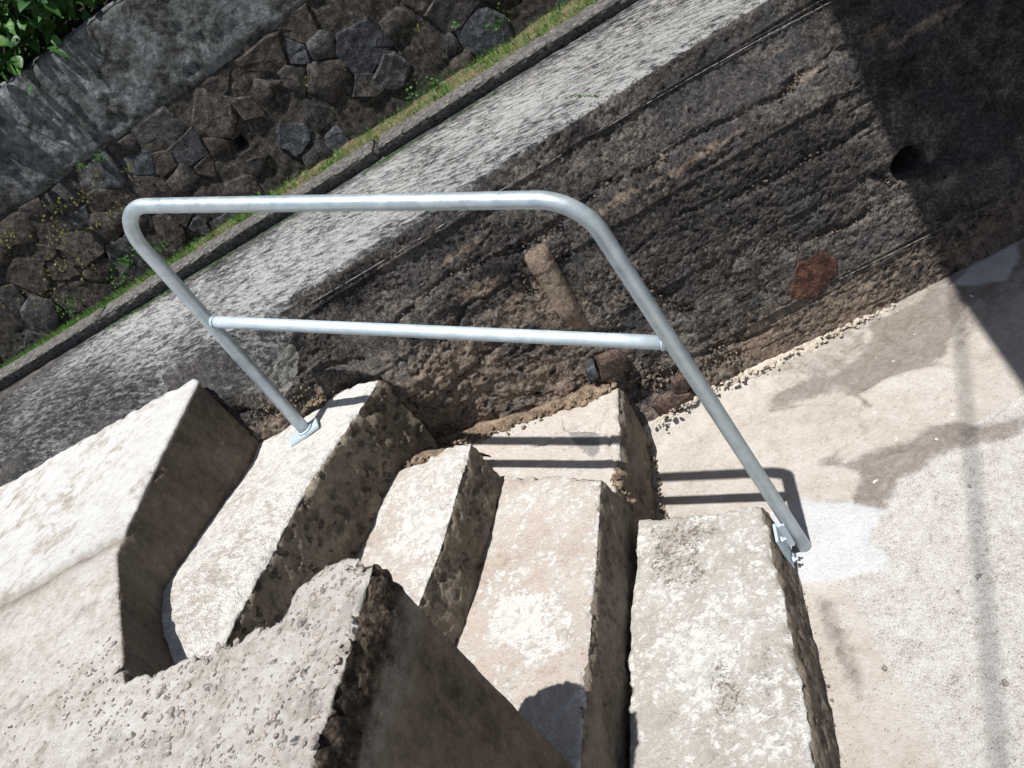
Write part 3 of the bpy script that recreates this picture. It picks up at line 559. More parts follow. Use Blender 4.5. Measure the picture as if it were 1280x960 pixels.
    for b in [(-0.35, 0.725, 0.10, 0.014, .7), (-0.37, 0.62, 0.07, 0.028, .85), (0.02, 0.635, 0.09, 0.016, .75), (0.20, 0.628, 0.12, 0.014, .8), (0.28, 0.635, 0.07, 0.012, .7), (0.665, 0.672, 0.06, 0.015, .8), (0.77, 0.632, 0.12, 0.014, .8), (0.52, 0.665, 0.05, 0.014, .7),
              (0.38, 0.07, 0.30, 0.035, .62), (0.10, 0.10, 0.12, 0.03, .5), (-0.45, 0.33, 0.14, 0.06, .75), (-0.40, 0.50, 0.08, 0.03, .6), (-0.85, 0.60, 0.13, 0.035, .95), (-0.98, 0.62, 0.10, 0.05, .8), (-0.58, 0.45, 0.09, 0.09, .7), (-0.27, 0.30, 0.09, 0.04, .55), (-0.62, 0.60, 0.10, 0.04, .5), (0.12, 0.60, 0.05, .02, .4), (-0.10, 0.40, 0.06, 0.05, .45), (0.25, 0.74, 0.03, 0.01, .5), (0.48, 0.745, 0.04, 0.01, .6)]:
        tan = np.maximum(tan, blob(*b))
    tan = np.maximum(tan, hc * 0.45); tan = np.maximum(tan, (0.80 + 0.50 * n + 0.25 * n2) * sst(0.05, -0.35, P[:, 0]) * sst(0.66, 0.48, P[:, 2])); tan = np.maximum(tan, (0.68 + 0.4 * n + 0.2 * n2) * sst(0.26, 0.06, P[:, 2]))
    cem = sst(0.012, -0.006, sdpoly(Qw, [(-0.87, 0.835), (-0.83, 0.81), (-0.815, 0.75), (-0.85, 0.70), (-0.91, 0.675), (-0.915, 0.71), (-0.99, 0.76), (-0.975, 0.785), (-0.91, 0.765), (-0.875, 0.785)])) * isf
    x = P[:, 0]; band = ty - P[:, 0] * 0
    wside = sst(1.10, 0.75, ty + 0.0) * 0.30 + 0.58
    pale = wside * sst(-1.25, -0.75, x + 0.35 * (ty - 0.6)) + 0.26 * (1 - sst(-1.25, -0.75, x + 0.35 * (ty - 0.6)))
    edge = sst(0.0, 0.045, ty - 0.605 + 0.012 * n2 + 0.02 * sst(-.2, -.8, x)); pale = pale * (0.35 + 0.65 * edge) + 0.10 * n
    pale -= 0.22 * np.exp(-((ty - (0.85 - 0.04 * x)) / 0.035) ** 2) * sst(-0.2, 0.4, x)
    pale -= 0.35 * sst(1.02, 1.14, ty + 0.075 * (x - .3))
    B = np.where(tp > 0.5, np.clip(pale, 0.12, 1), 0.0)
    mk = np.stack([np.clip(tan, 0, 1.5) * isf, cem, B], 1)
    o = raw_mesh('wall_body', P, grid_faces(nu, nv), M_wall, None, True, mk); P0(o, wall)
    return yb
YB = wall_sheet()
def wall_top_ext():       # the same top carries on left of the stairs, under the edge of the landing
    s = 0.006; xs = np.arange(-2.6, -1.155, s); nt_ = 120; G = []
    for k in range(nt_):
        t = k / (nt_ - 1); yk = 1.15 - 0.075 * (xs - 0.3) + 0.02; G.append(np.stack([xs, 0.50 + (yk - 0.50) * t, np.full(len(xs), 0.0)], 1))
    G = np.stack(G, 1); P = G.reshape(-1, 3); n = fbm(P + np.array([0, 0, .846]), 5, 4, 71); n2 = fbm(P, 22, 4, 72); n3 = fbm(P, 70, 3, 73)
    ty, x = P[:, 1], P[:, 0]
    # the flat top dips below the landing's edge
    P[:, 2] = 0.846 - 0.032 * sst(0.70, 0.57, ty) + n2 * 0.0012 + n3 * 0.001
    pale = 0.26 + 0.36 * sst(-1.6, -1.2, x + 0.9 * (ty - 0.85)) + 0.10 * n - 0.30 * sst(1.02, 1.14, ty + 0.075 * (x - .3)) - .10 * sst(.75, .62, ty)
    mk = np.stack([np.zeros(len(P)), np.zeros(len(P)), np.clip(pale, 0.12, 1)], 1)
    o = raw_mesh('wall_top', P, grid_faces(len(xs), nt_), M_wall, None, True, mk); P0(o, wall)
wall_top_ext()
V = [(1.41, 0.60, -0.05), (6, 0.60, -0.05), (6, 0.60, 0.85), (1.41, 0.60, 0.85), (6, 1.1, 0.85), (1.41, 1.1, 0.85)]
o = raw_mesh('wall_end', np.array(V), np.array([(0, 1, 2, 3), (3, 2, 4, 5)]), M_wall, None, False, np.tile([[0.0, 0, 0.1]], (6, 1))); P0(o, wall)

# stones that show singly in the wall and at its foot
def poly_stone(name, pts, y, thick, mat, parent, label=None, seed=0, edge=0.86):
    """pts in (x,z) on the wall face; bevelled slab, roughly split face"""
    r = np.random.default_rng(seed); n = len(pts); c = np.mean(pts, axis=0); V = []; F = []
    for sc, dy in ((1.03, 0.02), (1.0, -thick * 0.35), (edge, -thick)):
        for p in pts:
            q = c + (np.array(p) - c) * sc; V.append((q[0] + r.uniform(-1, 1) * .0015, y + dy + r.uniform(-1, 1) * thick * 0.18, q[1] + r.uniform(-1, 1) * .0015))
    V.append((c[0], y - thick * 1.08, c[1]))
    for k in (0, 1):
        for i in range(n): j = (i + 1) % n; F.append((k * n + i, k * n + j, (k + 1) * n + j, (k + 1) * n + i))
    for i in range(n): F.append((2 * n + i, 2 * n + (i + 1) % n, 3 * n))
    o = py_mesh(name, V, F, mat, None, False); P0(o, parent)
    if label: o['label'] = label
    return o
poly_stone('stone', [(0.268, 0.165), (0.285, 0.198), (0.312, 0.236), (0.328, 0.257), (0.352, 0.250), (0.378, 0.258), (0.398, 0.238), (0.414, 0.205), (0.404, 0.172), (0.372, 0.160), (0.335, 0.140), (0.298, 0.150)], 0.5955, 0.007, M_red, wall, 'flat red-brown stone bedded in the wall', 3, 0.93)
poly_stone('stone', [(-0.215, 0.290), (-0.160, 0.283), (-0.150, 0.262), (-0.176, 0.222), (-0.212, 0.210), (-0.240, 0.236)], 0.575, 0.020, M_brown, wall, 'brown block of stone above the ledge', 5)
poly_stone('stone', [(-0.252, 0.288), (-0.228, 0.290), (-0.230, 0.258), (-0.252, 0.248), (-0.262, 0.262)], 0.575, 0.018, M_stone, wall, 'small grey stone above the ledge', 6)
poly_stone('stone', [(-0.083, 0.125), (-0.044, 0.120), (-0.040, 0.092), (-0.060, 0.072), (-0.096, 0.084)], 0.580, 0.016, M_brown, wall, 'brown stone at the foot of the wall', 7)
poly_stone('stone', [(-0.165, 0.090), (-0.110, 0.092), (-0.055, 0.072), (-0.050, 0.050), (-0.090, 0.032), (-0.155, 0.028)], 0.576, 0.018, M_brown, wall, 'long brown stone at the foot of the wall', 8)
poly_stone('stone', [(0.66, 0.318), (0.70, 0.325), (0.735, 0.300), (0.70, 0.275), (0.655, 0.288)], 0.583, 0.016, M_stone, wall, None, 10)

def fin(pts, r, seed):
    P_ = []; 
    for k in range(len(pts) - 1):
        for t in np.linspace(0, 1, 40, endpoint=False):
            x = pts[k][0] + (pts[k + 1][0] - pts[k][0]) * t; z = pts[k][1] + (pts[k + 1][1] - pts[k][1]) * t; P_.append((x, float(YB(np.array(x), np.array(z))) - 0.0025, z))
    P_ = np.array(P_); P_ += np.stack([vnoise(P_ * 60, seed), vnoise(P_ * 60, seed + 1) * 1.0, vnoise(P_ * 30, seed + 2)], 1) * 0.0008
    V = []; F = []; n = len(P_)
    for i in range(n):
        q = r * 0.55 * (0.5 + 0.8 * random.random()) * (0.0 if random.random() < 0.05 else 1.0)
        for a in range(5): th = math.pi * (0.5 + a / 4.0); V.append((P_[i][0], P_[i][1] + math.cos(th) * q * 1.6 + 0.002, P_[i][2] + math.sin(th) * q * 0.8))
    for i in range(n - 1):
        for a in range(4): F.append((i * 5 + a, i * 5 + a + 1, i * 5 + a + 6, i * 5 + a + 5))
    o = py_mesh('board_mark', V, F, M_fin, None, True); P0(o, wall)
fin([(-0.72, 0.812), (-0.335, 0.805), (-0.18, 0.801), (-0.03, 0.797)], 0.0026, 1)
fin([(0.065, 0.796), (0.27, 0.791), (0.47, 0.784), (0.62, 0.774), (0.9, 0.765)], 0.0028, 4)
fin([(0.40, 0.152), (0.56, 0.146), (0.80, 0.140)], 0.0024, 7)
# loose grit lodged in the honeycombed bands and rubble along the steps
gp_, gr = [], []
def along(pts, n, wd, rmin, rmax, yo=0.004, ys=0.006):
    n = int(n * 0.6)
    pts = np.array(pts); seg = np.linalg.norm(np.diff(pts, axis=0), axis=1); cum = np.r_[0, np.cumsum(seg)]
    for t in RNG.uniform(0, cum[-1], n):
        i = min(np.searchsorted(cum, t, side='right') - 1, len(seg) - 1); p = pts[i] + (pts[i + 1] - pts[i]) * (t - cum[i]) / seg[i] + RNG.normal(0, wd, 2)
        y = float(YB(np.array(p[0]), np.array(p[1]))) + yo + 0.005 + RNG.uniform(-ys, ys); gp_.append((p[0], y, p[1])); gr.append((rmin + (rmax - rmin) * RNG.beta(1.0, 3.5)) * 0.9)
along([(-0.41, 0.688), (-0.242, 0.668), (-0.166, 0.652), (0.0, 0.682), (0.116, 0.668), (0.249, 0.676), (0.453, 0.656), (0.577, 0.68)], 420, 0.007, 0.002, 0.007)
along([(0.44, 0.655), (0.49, 0.67), (0.56, 0.685)], 60, 0.008, 0.004, 0.010, 0.0)
along([(0.10, 0.67), (0.17, 0.677)], 40, 0.008, 0.004, 0.009, 0.0)
along([(-0.26, 0.66), (-0.262, 0.60), (-0.266, 0.54)], 90, 0.010, 0.002, 0.007)
along([(-0.24, 0.66), (-0.127, 0.665), (-0.125, 0.608), (-0.15, 0.57)], 170, 0.013, 0.002, 0.008)
along([(0.22, 0.50), (0.311, 0.488), (0.504, 0.481)], 120, 0.007, 0.002, 0.006)
along([(0.33, 0.285), (0.464, 0.274), (0.527, 0.282)], 110, 0.010, 0.002, 0.008)
along([(-0.06, 0.45), (0.02, 0.30), (0.08, 0.2)], 300, 0.035, 0.002, 0.006)
along([(0.56, 0.33), (0.62, 0.25)], 60, 0.015, 0.002, 0.007)
along([(-0.62, 0.5), (-0.4, 0.45), (-0.2, 0.33)], 320, 0.035, 0.002, 0.007)
along([(-0.22, 0.50), (-0.10, 0.48)], 120, 0.03, 0.002, 0.005)
along([(-0.30, 0.22), (-0.20, 0.24), (-0.16, 0.20), (-0.12, 0.12)], 260, 0.018, 0.003, 0.012, -0.004, 0.012)
along([(-0.13, 0.16), (-0.03, 0.12), (0.10, 0.085)], 260, 0.022, 0.003, 0.010, -0.002, 0.010)
along([(-0.98, 0.70), (-0.92, 0.64), (-0.86, 0.66)], 110, 0.014, 0.003, 0.010, -0.002, 0.010)
along([(-1.0, 0.66), (-0.8, 0.615), (-0.67, 0.58)], 130, 0.012, 0.002, 0.007)
scatter('grit', np.array(gp_), np.array(gr), M_grit, I1, (1.1, 0.6, 1), 0.4, False, wall)
def rubble(name, mat, path, n, wd, hz, r0, r1, parent, kind='stuff'):
    pts = np.array(path); seg = np.linalg.norm(np.diff(pts[:, :2], axis=0), axis=1); cum = np.r_[0, np.cumsum(seg)]; C = []; R = []
    for t in RNG.uniform(0, cum[-1], n):
        i = min(np.searchsorted(cum, t, side='right') - 1, len(seg) - 1); p = pts[i] + (pts[i + 1] - pts[i]) * (t - cum[i]) / seg[i]
        d = abs(RNG.normal(0, 1)); C.append((p[0] + RNG.normal(0, wd), p[1] + RNG.normal(0, wd), p[2] + RNG.uniform(-0.2, 1) * hz)); R.append(r0 + (r1 - r0) * RNG.beta(1.1, 3))
    return scatter(name, np.array(C), np.array(R), mat, I1, (1.15, 1.0, 0.6), 0.38, False, parent, kind)
# mortar fillets and rubble: along the far side of the ledge, beside step three, at the landing's end
rubble('rubble', M_rubble, [(-0.76, 0.52, 0.30), (-0.66, 0.545, 0.285), (-0.58, 0.568, 0.255), (-0.45, 0.575, 0.225), (-0.33, 0.572, 0.21), (-0.22, 0.560, 0.205)], 560, 0.011, 0.014, 0.002, 0.012, stairs)
rubble('rubble', M_rubble, [(-0.60, 0.395, 0.30), (-0.66, 0.40, 0.36), (-0.73, 0.40, 0.40), (-0.80, 0.36, 0.41)], 170, 0.014, 0.014, 0.003, 0.013, stairs)
rubble('rubble', M_rubble, [(-1.02, 0.52, 0.64), (-0.94, 0.528, 0.61), (-0.80, 0.532, 0.60)], 120, 0.006, 0.01, 0.002, 0.008, stairs)
rubble('rubble', M_rubble, [(-0.262, 0.225, 0.205), (-0.272, 0.20, 0.22), (-0.26, 0.185, 0.15)], 34, 0.006, 0.02, 0.004, 0.012, stairs)
rubble('rubble', M_white, [(-0.18, 0.545, 0.045), (-0.10, 0.56, 0.045), (-0.02, 0.565, 0.040), (0.06, 0.570, 0.030), (0.14, 0.575, 0.025), (0.30, 0.588, 0.01), (0.5, 0.592, 0.0)], 300, 0.008, 0.008, 0.002, 0.010, wall)
rubble('rubble', M_rubble, [(-0.215, 0.56, 0.02), (-0.222, 0.42, 0.0), (-0.238, 0.29, 0.0), (-0.25, 0.18, 0.0)], 120, 0.004, 0.012, 0.002, 0.006, stairs)
rubble('rubble', M_grit, [(-0.02, -0.09, 0.0), (-0.04, -0.228, 0.0), (-0.07, -0.391, 0.0)], 60, 0.006, 0.005, 0.001, 0.004, stairs)
def fillet(path, w, h, mat, name, parent, seed):        # lumpy strip of mortar with a rounded section
    pts = np.array(path, float); L = np.r_[0, np.cumsum(np.linalg.norm(np.diff(pts, axis=0), axis=1))]; nu = int(L[-1] / 0.004); nv = 12
    T = np.linspace(0, L[-1], nu); C = np.stack([np.interp(T, L, pts[:, k]) for k in range(3)], 1); D = np.gradient(C, axis=0); D /= np.linalg.norm(D, axis=1)[:, None]
    Sd = np.cross(D, [0, 0, 1.0]); Sd /= np.linalg.norm(Sd, axis=1)[:, None]; A = np.linspace(0, math.pi, nv)
    G = C[:, None] + Sd[:, None] * (np.cos(A) * w)[None, :, None] + np.array([0, 0, 1.0]) * (np.sin(A) * h)[None, :, None]
    P = G.reshape(-1, 3); N = (Sd[:, None] * np.cos(A)[None, :, None] + np.array([0, 0, 1.0]) * np.sin(A)[None, :, None]).reshape(-1, 3)
    P = P + N * (fbm(P, 18, 3, seed) * 0.012 + fbm(P, 60, 3, seed + 1) * 0.006)[:, None]
    o = raw_mesh(name, P, grid_faces(nu, nv), mat, None, True); P0(o, parent); return o
fillet([(-0.80, 0.56, 0.30), (-0.68, 0.580, 0.275), (-0.58, 0.592, 0.245), (-0.42, 0.592, 0.205), (-0.22, 0.575, 0.19)], 0.030, 0.030, M_rubble, 'mortar_fillet', stairs, 5)
fillet([(-0.57, 0.41, 0.26), (-0.64, 0.425, 0.32), (-0.72, 0.42, 0.36), (-0.80, 0.40, 0.38)], 0.045, 0.045, M_rubble, 'mortar_fillet', stairs, 8)
fillet([(-0.20, 0.60, 0.0), (-0.05, 0.60, 0.01), (0.10, 0.60, 0.01), (0.30, 0.605, -0.015)], 0.036, 0.028, M_white, 'mortar_fillet', wall, 11)
fillet([(-1.06, 0.55, 0.60), (-0.95, 0.555, 0.585), (-0.82, 0.56, 0.57)], 0.030, 0.045, M_rubble, 'mortar_fillet', stairs, 14)

# ------------------------------------------------------------------ kerb, soil strip, grass
YK = lambda x: 1.15 - 0.075 * (x - 0.3)
def kerb():
    k = thing('kerb', 'low dark weathered kerb running along the back of the wall top', 'kerb', (0, 1.15, 0.84))
    ends = [(-2.7, -1.62), (-1.615, -0.52), (-0.515, 0.42), (0.425, 1.6)]
    for i, (a, b) in enumerate(ends):
        top = [(a, YK(a) - 0.034), (b, YK(b) - 0.034), (b, YK(b) + 0.085), (a, YK(a) + 0.085)]
        def fn(P, N, sdv, dep, s=i):
            e = np.sqrt(np.minimum(sdv, 0) ** 2 + np.maximum(dep, 0) ** 2); n = fbm(P, 8, 4, 100 + s)
            return n * 0.005 + fbm(P, 45, 3, 101) * 0.003 - 0.008 * np.exp(-(e / 0.012) ** 2) * (1 + n), np.zeros((len(P), 3))
        o = block('kerb_stone', top, 0.888, 0.80, M_kerb, fn, 0.006, [(a, YK(a) + 0.022), (b, YK(b) + 0.022), (b, YK(b) + 0.085), (a, YK(a) + 0.085)]); P0(o, k)
kerb()
def strip(name, xa, xb, ya, yb_, z, mat, amp, s=0.01, f=14, seed=3):
    xs = np.arange(xa, xb, s); n = 24; G = []
    for k in range(n): t = k / (n - 1); G.append(np.stack([xs, ya(xs) + (yb_(xs) - ya(xs)) * t, np.full(len(xs), z)], 1))
    G = np.stack(G, 1); P = G.reshape(-1, 3); P[:, 2] += fbm(P, f, 4, seed) * amp
    return raw_mesh(name, P, grid_faces(len(xs), n), mat, None, True)
o = strip('soil', -2.7, 1.6, lambda x: YK(x) + 0.07, lambda x: 1.53 + 0 * x, 0.868, M_soil, 0.012); o['kind'] = 'structure'
def grass(name, n, xa, xb, yf, zf, hmin, hmax, dens, wd, label):
    X = RNG.uniform(xa, xb, n); Y = yf(X, RNG.uniform(size=n)); P = np.stack([X, Y, np.zeros(n)], 1); k = RNG.uniform(-0.2, 0.9, n) < fbm(P, 6, 3, 44) * 1.2 + dens; X, Y = X[k], Y[k]; n = len(X)
    h = RNG.uniform(hmin, hmax, n); a = RNG.uniform(0, 6.28, n); ln = RNG.uniform(0.2, 1.1, n) * h; b = RNG.uniform(0, 6.28, n); z = zf(X, Y)
    B = np.stack([X, Y, z], 1); sx = np.stack([np.cos(a), np.sin(a), 0 * a], 1) * wd; T = np.stack([np.cos(b) * ln, np.sin(b) * ln, h], 1)
    V = np.stack([B - sx, B + sx, B + T * 0.55 + sx * 0.6, B + T], 1).reshape(-1, 3); i = np.arange(n) * 4
    F = np.concatenate([np.stack([i, i + 1, i + 2], 1), np.stack([i, i + 2, i + 3], 1)])
    o = raw_mesh(name, V, F, M_grass, None, False); tag(o, label, 'grass', 'stuff'); return o
grass('grass', 26000, -2.5, 1.2, lambda x, t: YK(x) + 0.075 + (1.475 - YK(x) - 0.075) * t, lambda x, y: np.full(len(x), 0.863), 0.006, 0.032, 0.62, 0.0013, 'short patchy grass strip between the kerb and the stone wall')
grass('moss', 9000, -1.6, 1.2, lambda x, t: YK(x) - 0.036 - 0.02 * t * t, lambda x, y: np.full(len(x), 0.848), 0.002, 0.007, 0.25, 0.0012, 'thin mossy line in the gap in front of the kerb')
grass('moss', 500, -0.02, 0.10, lambda x, t: 0.72 + (0.06 - x) * 2.0 + 0.01 * t, lambda x, y: np.full(len(x), 0.852), 0.003, 0.010, 0.15, 0.0012, 'green moss growing in the joint across the pale wall top')

# ------------------------------------------------------------------ far masonry wall with coping
YF = 1.48
sw = thing('stone_wall', 'dark rubble stone wall with a grey rendered band behind the grass strip', 'wall', (-0.6, YF, 0.86))
WEEP = [(-0.931, 1.05, 0.016), (-1.535, 0.985, 0.022)]
def far_mortar():
    s = 0.008; xs = np.arange(-2.7, 1.7, s); zs = np.arange(0.84, 1.28, s)
    X, Z = np.meshgrid(xs, zs, indexing='ij'); P = np.stack([X.ravel(), np.full(X.size, YF + 0.012), Z.ravel()], 1)
    P[:, 1] -= fbm(P, 7, 4, 31) * 0.008 + fbm(P, 32, 3, 32) * 0.007 + fbm(P, 80, 2, 35) * 0.003 + 0.011
    for hx_, hz_, hw_ in WEEP: P[:, 1] += 0.09 * sst(hw_ + 0.004, hw_ - 0.004, np.maximum(np.abs(P[:, 0] - hx_), np.abs(P[:, 2] - hz_)))
    o = raw_mesh('mortar_bed', P, grid_faces(len(xs), len(zs)), M_mortar, None, True); P0(o, sw)
far_mortar()
def voronoi_stones():
    W0, W1, Z0, Z1 = -2.45, 1.3, 0.865, 1.262; r = np.random.default_rng(12); pts = []; rad = []
    for size, tries in ((0.115, 260), (0.075, 1500), (0.05, 5000)):
        for _ in range(tries):
            p = np.array([r.uniform(W0, W1), r.uniform(Z0 + .01, Z1 - .01)])
            if all(np.hypot((p[0] - q[0]) / 1.25, p[1] - q[1]) > (size + s_) * 0.5 * 0.95 for q, s_ in zip(pts, rad)):
                pts.append(p); rad.append(size)
                if len(pts) >= 285: break
    pts = np.array(pts); rad = np.array(rad); named = 0
    for i, p in enumerate(pts):
        if any(np.hypot(p[0] - a_, p[1] - b_) < 0.06 for a_, b_, c_ in WEEP): continue
        # power-diagram cell by half plane clipping
        poly = [np.array(v) for v in ((W0 - .1, Z0 - .012), (W1 + .1, Z0 - .012), (W1 + .1, Z1), (W0 - .1, Z1))]
        for j, q in enumerate(pts):
            if i == j: continue
            d = q - p; L = np.hypot(*d)
            if L > 0.4: continue
            t = 0.5 + (rad[i] ** 2 - rad[j] ** 2) * 0.35 / (2 * L * L); m = p + d * t; nn = d / L; out = []
            for a in range(len(poly)):
                A, B = poly[a], poly[(a + 1) % len(poly)]; da, db = (A - m) @ nn, (B - m) @ nn
                if da <= 0: out.append(A)
                if (da < 0) != (db < 0): out.append(A + (B - A) * da / (da - db))
            poly = out
            if len(poly) < 3: break
        if len(poly) < 3: continue
        c = np.mean(poly, axis=0)
        if max(np.hypot(*(v - c)) for v in poly) > 0.16: poly = [c + (v - c) * min(1, 0.11 / np.hypot(*(v - c))) for v in poly]
        # drop very short edges, cut corners, shrink for the joint
        q = [poly[k] for k in range(len(poly)) if np.hypot(*(poly[k] - poly[k - 1])) > 0.012]
        if len(q) < 4: continue
        sh = r.uniform(0.90, 1.10); q2 = []
        for k in range(len(q)):
            a, b, cc = q[k - 1], q[k], q[(k + 1) % len(q)]
            if r.uniform() < 0.5: q2 += [b + (a - b) * 0.22, b + (cc - b) * 0.22]
            else: q2.append(b)
        q2 = [c + (v - c) * sh + r.uniform(-1, 1, 2) * 0.009 for v in q2][:10]
        if r.uniform() < 0.16: continue                    # mortar-filled gap
        th = r.uniform(0.004, 0.012); n = len(q2); V = []; F = []; tl = r.uniform(-0.10, 0.10, 2)
        for sc, dy in ((1.0, 0.03), (1.0, -th * 0.45), (r.uniform(0.80, 0.94), -th)):
            for v in q2:
                w_ = (v - c) * sc; V.append((c[0] + w_[0], YF + dy + (w_ @ tl if dy < 0 else 0) + r.uniform(-1, 1) * 0.0035, c[1] + w_[1]))
        V.append((c[0] + r.uniform(-1, 1) * .01, YF - th * r.uniform(0.85, 1.05), c[1] + r.uniform(-1, 1) * .01))
        for k in (0, 1):
            for a in range(n): b = (a + 1) % n; F.append((k * n + a, k * n + b, (k + 1) * n + b, (k + 1) * n + a))
        for a in range(n): F.append((2 * n + a, 2 * n + (a + 1) % n, 3 * n))
        o = py_mesh('stone', V, F, M_stone, None, r.uniform() < 0.5); P0(o, sw)
voronoi_stones()
def coping():
    top = [(-2.7, YF - 0.012), (1.7, YF - 0.012), (1.7, YF + 0.16), (-2.7, YF + 0.16)]
    def fn(P, N, sdv, dep):
        e = np.sqrt(np.minimum(sdv, 0) ** 2 + np.minimum(np.maximum(dep, 0), np.maximum(0.305 - dep, 0)) ** 2)
        n = fbm(P, 5, 4, 120); n2 = fbm(P, 28, 4, 121)
        return n * 0.009 + n2 * 0.004 - 0.010 * np.exp(-(e / 0.018) ** 2) * (1 + n2) - 0.007 * sst(0.3, 0.55, fbm(P, 17, 2, 123)), np.zeros((len(P), 3))
    o = block('coping', top, 1.560, 1.252, M_coping, fn, 0.0075); P0(o, sw)
coping()
# weeds and yellow moss on the masonry
def tufts(name, spots, mat, label):
    V = []; F = []
    for (x, z, n, r_) in spots:
        for _ in range(n):
            c = np.array([x + RNG.normal(0, r_), YF - 0.03 - abs(RNG.normal(0, r_ * .5)), z + RNG.normal(0, r_ * 0.6)]); l = RNG.uniform(0.005, 0.013); a = RNG.uniform(0, 6.28)
            u = np.array([math.cos(a), RNG.uniform(-.5, .1), math.sin(a)]); u /= np.linalg.norm(u); v = np.cross(u, [0, 1, 0.6 * RNG.uniform(-1, 1)]); v /= np.linalg.norm(v)
            k = len(V); V += [c, c + u * l * .5 + v * l * .35, c + u * l, c + u * l * .5 - v * l * .35]; F.append((k, k + 1, k + 2, k + 3))
    o = raw_mesh(name, np.array(V), np.array(F), mat, None, False); P0(o, sw); o['kind'] = 'stuff'; return o
sp = [(-1.53, 1.20, 40, .03), (-1.60, 1.13, 40, .035), (-1.68, 1.07, 60, .04), (-1.50, 1.10, 25, .02), (-1.44, 1.18, 20, .02), (-1.62, 1.00, 30, .03), (-1.40, 1.10, 20, .02), (-1.36, 1.22, 22, .02), (-1.27, 1.18, 14, .015), (-1.72, 1.22, 30, .03), (-1.8, 1.0, 40, .04), (-2.0, 1.1, 60, .05), (-0.62, 1.1, 12, .01), (-0.25, 1.05, 12, .01), (0.0, 0.99, 12, .01)]
tufts('moss', sp, M_weed, 'yellow moss')
tufts('weed', [(-1.50, 0.955, 70, .022), (-1.42, 0.96, 50, .02), (-1.36, 0.93, 40, .02), (-1.30, 1.252, 30, .012), (-1.55, 0.92, 30, .02), (-1.75, 0.93, 60, .03), (-0.35, 0.905, 50, .025), (-0.30, 0.89, 30, .02), (-0.05, 0.94, 40, .02), (-1.0, 0.90, 20, .015), (-1.37, 1.265, 22, .01), (-0.16, 1.0, 16, .01)], M_leaf, 'weeds')
# hillside behind
def hill():
    xs = np.linspace(-9, 9, 120); ys = np.r_[np.linspace(YF + 0.10, 3, 30), np.linspace(3.2, 14, 25)]
    X, Y = np.meshgrid(xs, ys, indexing='ij'); Z = 1.535 + 0.75 * np.clip(Y - YF - 0.15, 0, 2.2) + 0.22 * np.clip(Y - YF - 2.35, 0, 20)
    P = np.stack([X.ravel(), Y.ravel(), Z.ravel()], 1); P[:, 2] += fbm(P, 2.2, 4, 5) * 0.05
    o = raw_mesh('hillside', P, grid_faces(len(xs), len(ys)), M_shade_soil, None, True); o['kind'] = 'structure'
hill()
# leafy shrub over the band, leaf by leaf
def leaf_mesh(i, L):
    r = np.random.default_rng(i + 50); n = 6; V = []; F = []
    for k in range(n + 1):
        t = k / n; w_ = 0.36 * L * math.sin(math.pi * min(1, t ** 0.8 * 1.0)) ** 0.8 * (1 - 0.35 * t); zc = -0.22 * L * t * t
        V += [(t * L, -w_, zc + 0.35 * w_), (t * L, 0, zc), (t * L, w_, zc + 0.35 * w_)]
    for k in range(n): a = 3 * k; F += [(a, a + 3, a + 4, a + 1), (a + 1, a + 4, a + 5, a + 2)]
    me = bpy.data.meshes.new('leaf'); me.from_pydata(V, [], F); me.update(); me.polygons.foreach_set('use_smooth', [True] * len(me.polygons)); me.materials.append(M_leaf); return me
LM = [leaf_mesh(i, 0.052 + 0.008 * i) for i in range(3)]
def shrub(x, y, z, n, rx, ry, rz, label, seed):
    r = np.random.default_rng(seed); t = thing('shrub', label, 'shrub', (x, y, z), 'shrubs along the bank')
    V = []; F = []
    for k in range(max(4, n // 12)):                      # twigs
        d = np.array([r.normal() * rx, -abs(r.normal()) * ry, r.uniform(-0.2, 1.0) * rz]); b = np.array([r.uniform(-.3, .3) * rx, 0.05, -0.03]); pr = None
        tips = [b, b + d * 0.5 + np.array([0, 0, 0.03]), b + d]
        for s_ in range(3):
            rr = 0.004 * (1 - 0.3 * s_); c = tips[s_]; ring = [len(V) + q for q in range(4)]
            V += [c + (rr, 0, 0), c + (0, rr, 0), c + (-rr, 0, 0), c + (0, -rr, 0)]
            if pr:
                for q in range(4): F.append((pr[q], pr[(q + 1) % 4], ring[(q + 1) % 4], ring[q]))
            pr = ring
    py_mesh('stem', V, F, M_twig, t)
    for k in range(n):
        p = r.normal(size=3) * (rx, ry, rz) * 0.62; o = bpy.data.objects.new('leaf', LM[k % 3]); COL.objects.link(o); o.parent = t; o.location = (p[0], p[1] - 0.02, p[2])
        o.rotation_euler = (r.uniform(-0.7, 0.7), r.uniform(-0.2, 1.0), r.uniform(-2.6, -0.2) if r.uniform() < .75 else r.uniform(0, 6.28)); s = r.uniform(0.55, 1.15); o.scale = (s, s, s)
shrub(-1.47, 1.54, 1.665, 200, 0.19, 0.10, 0.10, 'bright green leafy shrub spilling over the grey band at the upper left corner', 1)
shrub(-1.20, 1.57, 1.70, 170, 0.13, 0.08, 0.10, 'shrub of shaded leaves right of the bright shrub at the top left', 2)
shrub(-1.0, 1.58, 1.68, 120, 0.12, 0.06, 0.07, 'low dark shrub furthest right along the top of the grey band', 7)
shrub(-1.85, 1.56, 1.70, 90, 0.22, 0.1, 0.12, 'leafy shrub left of the bright one above the grey band', 3)
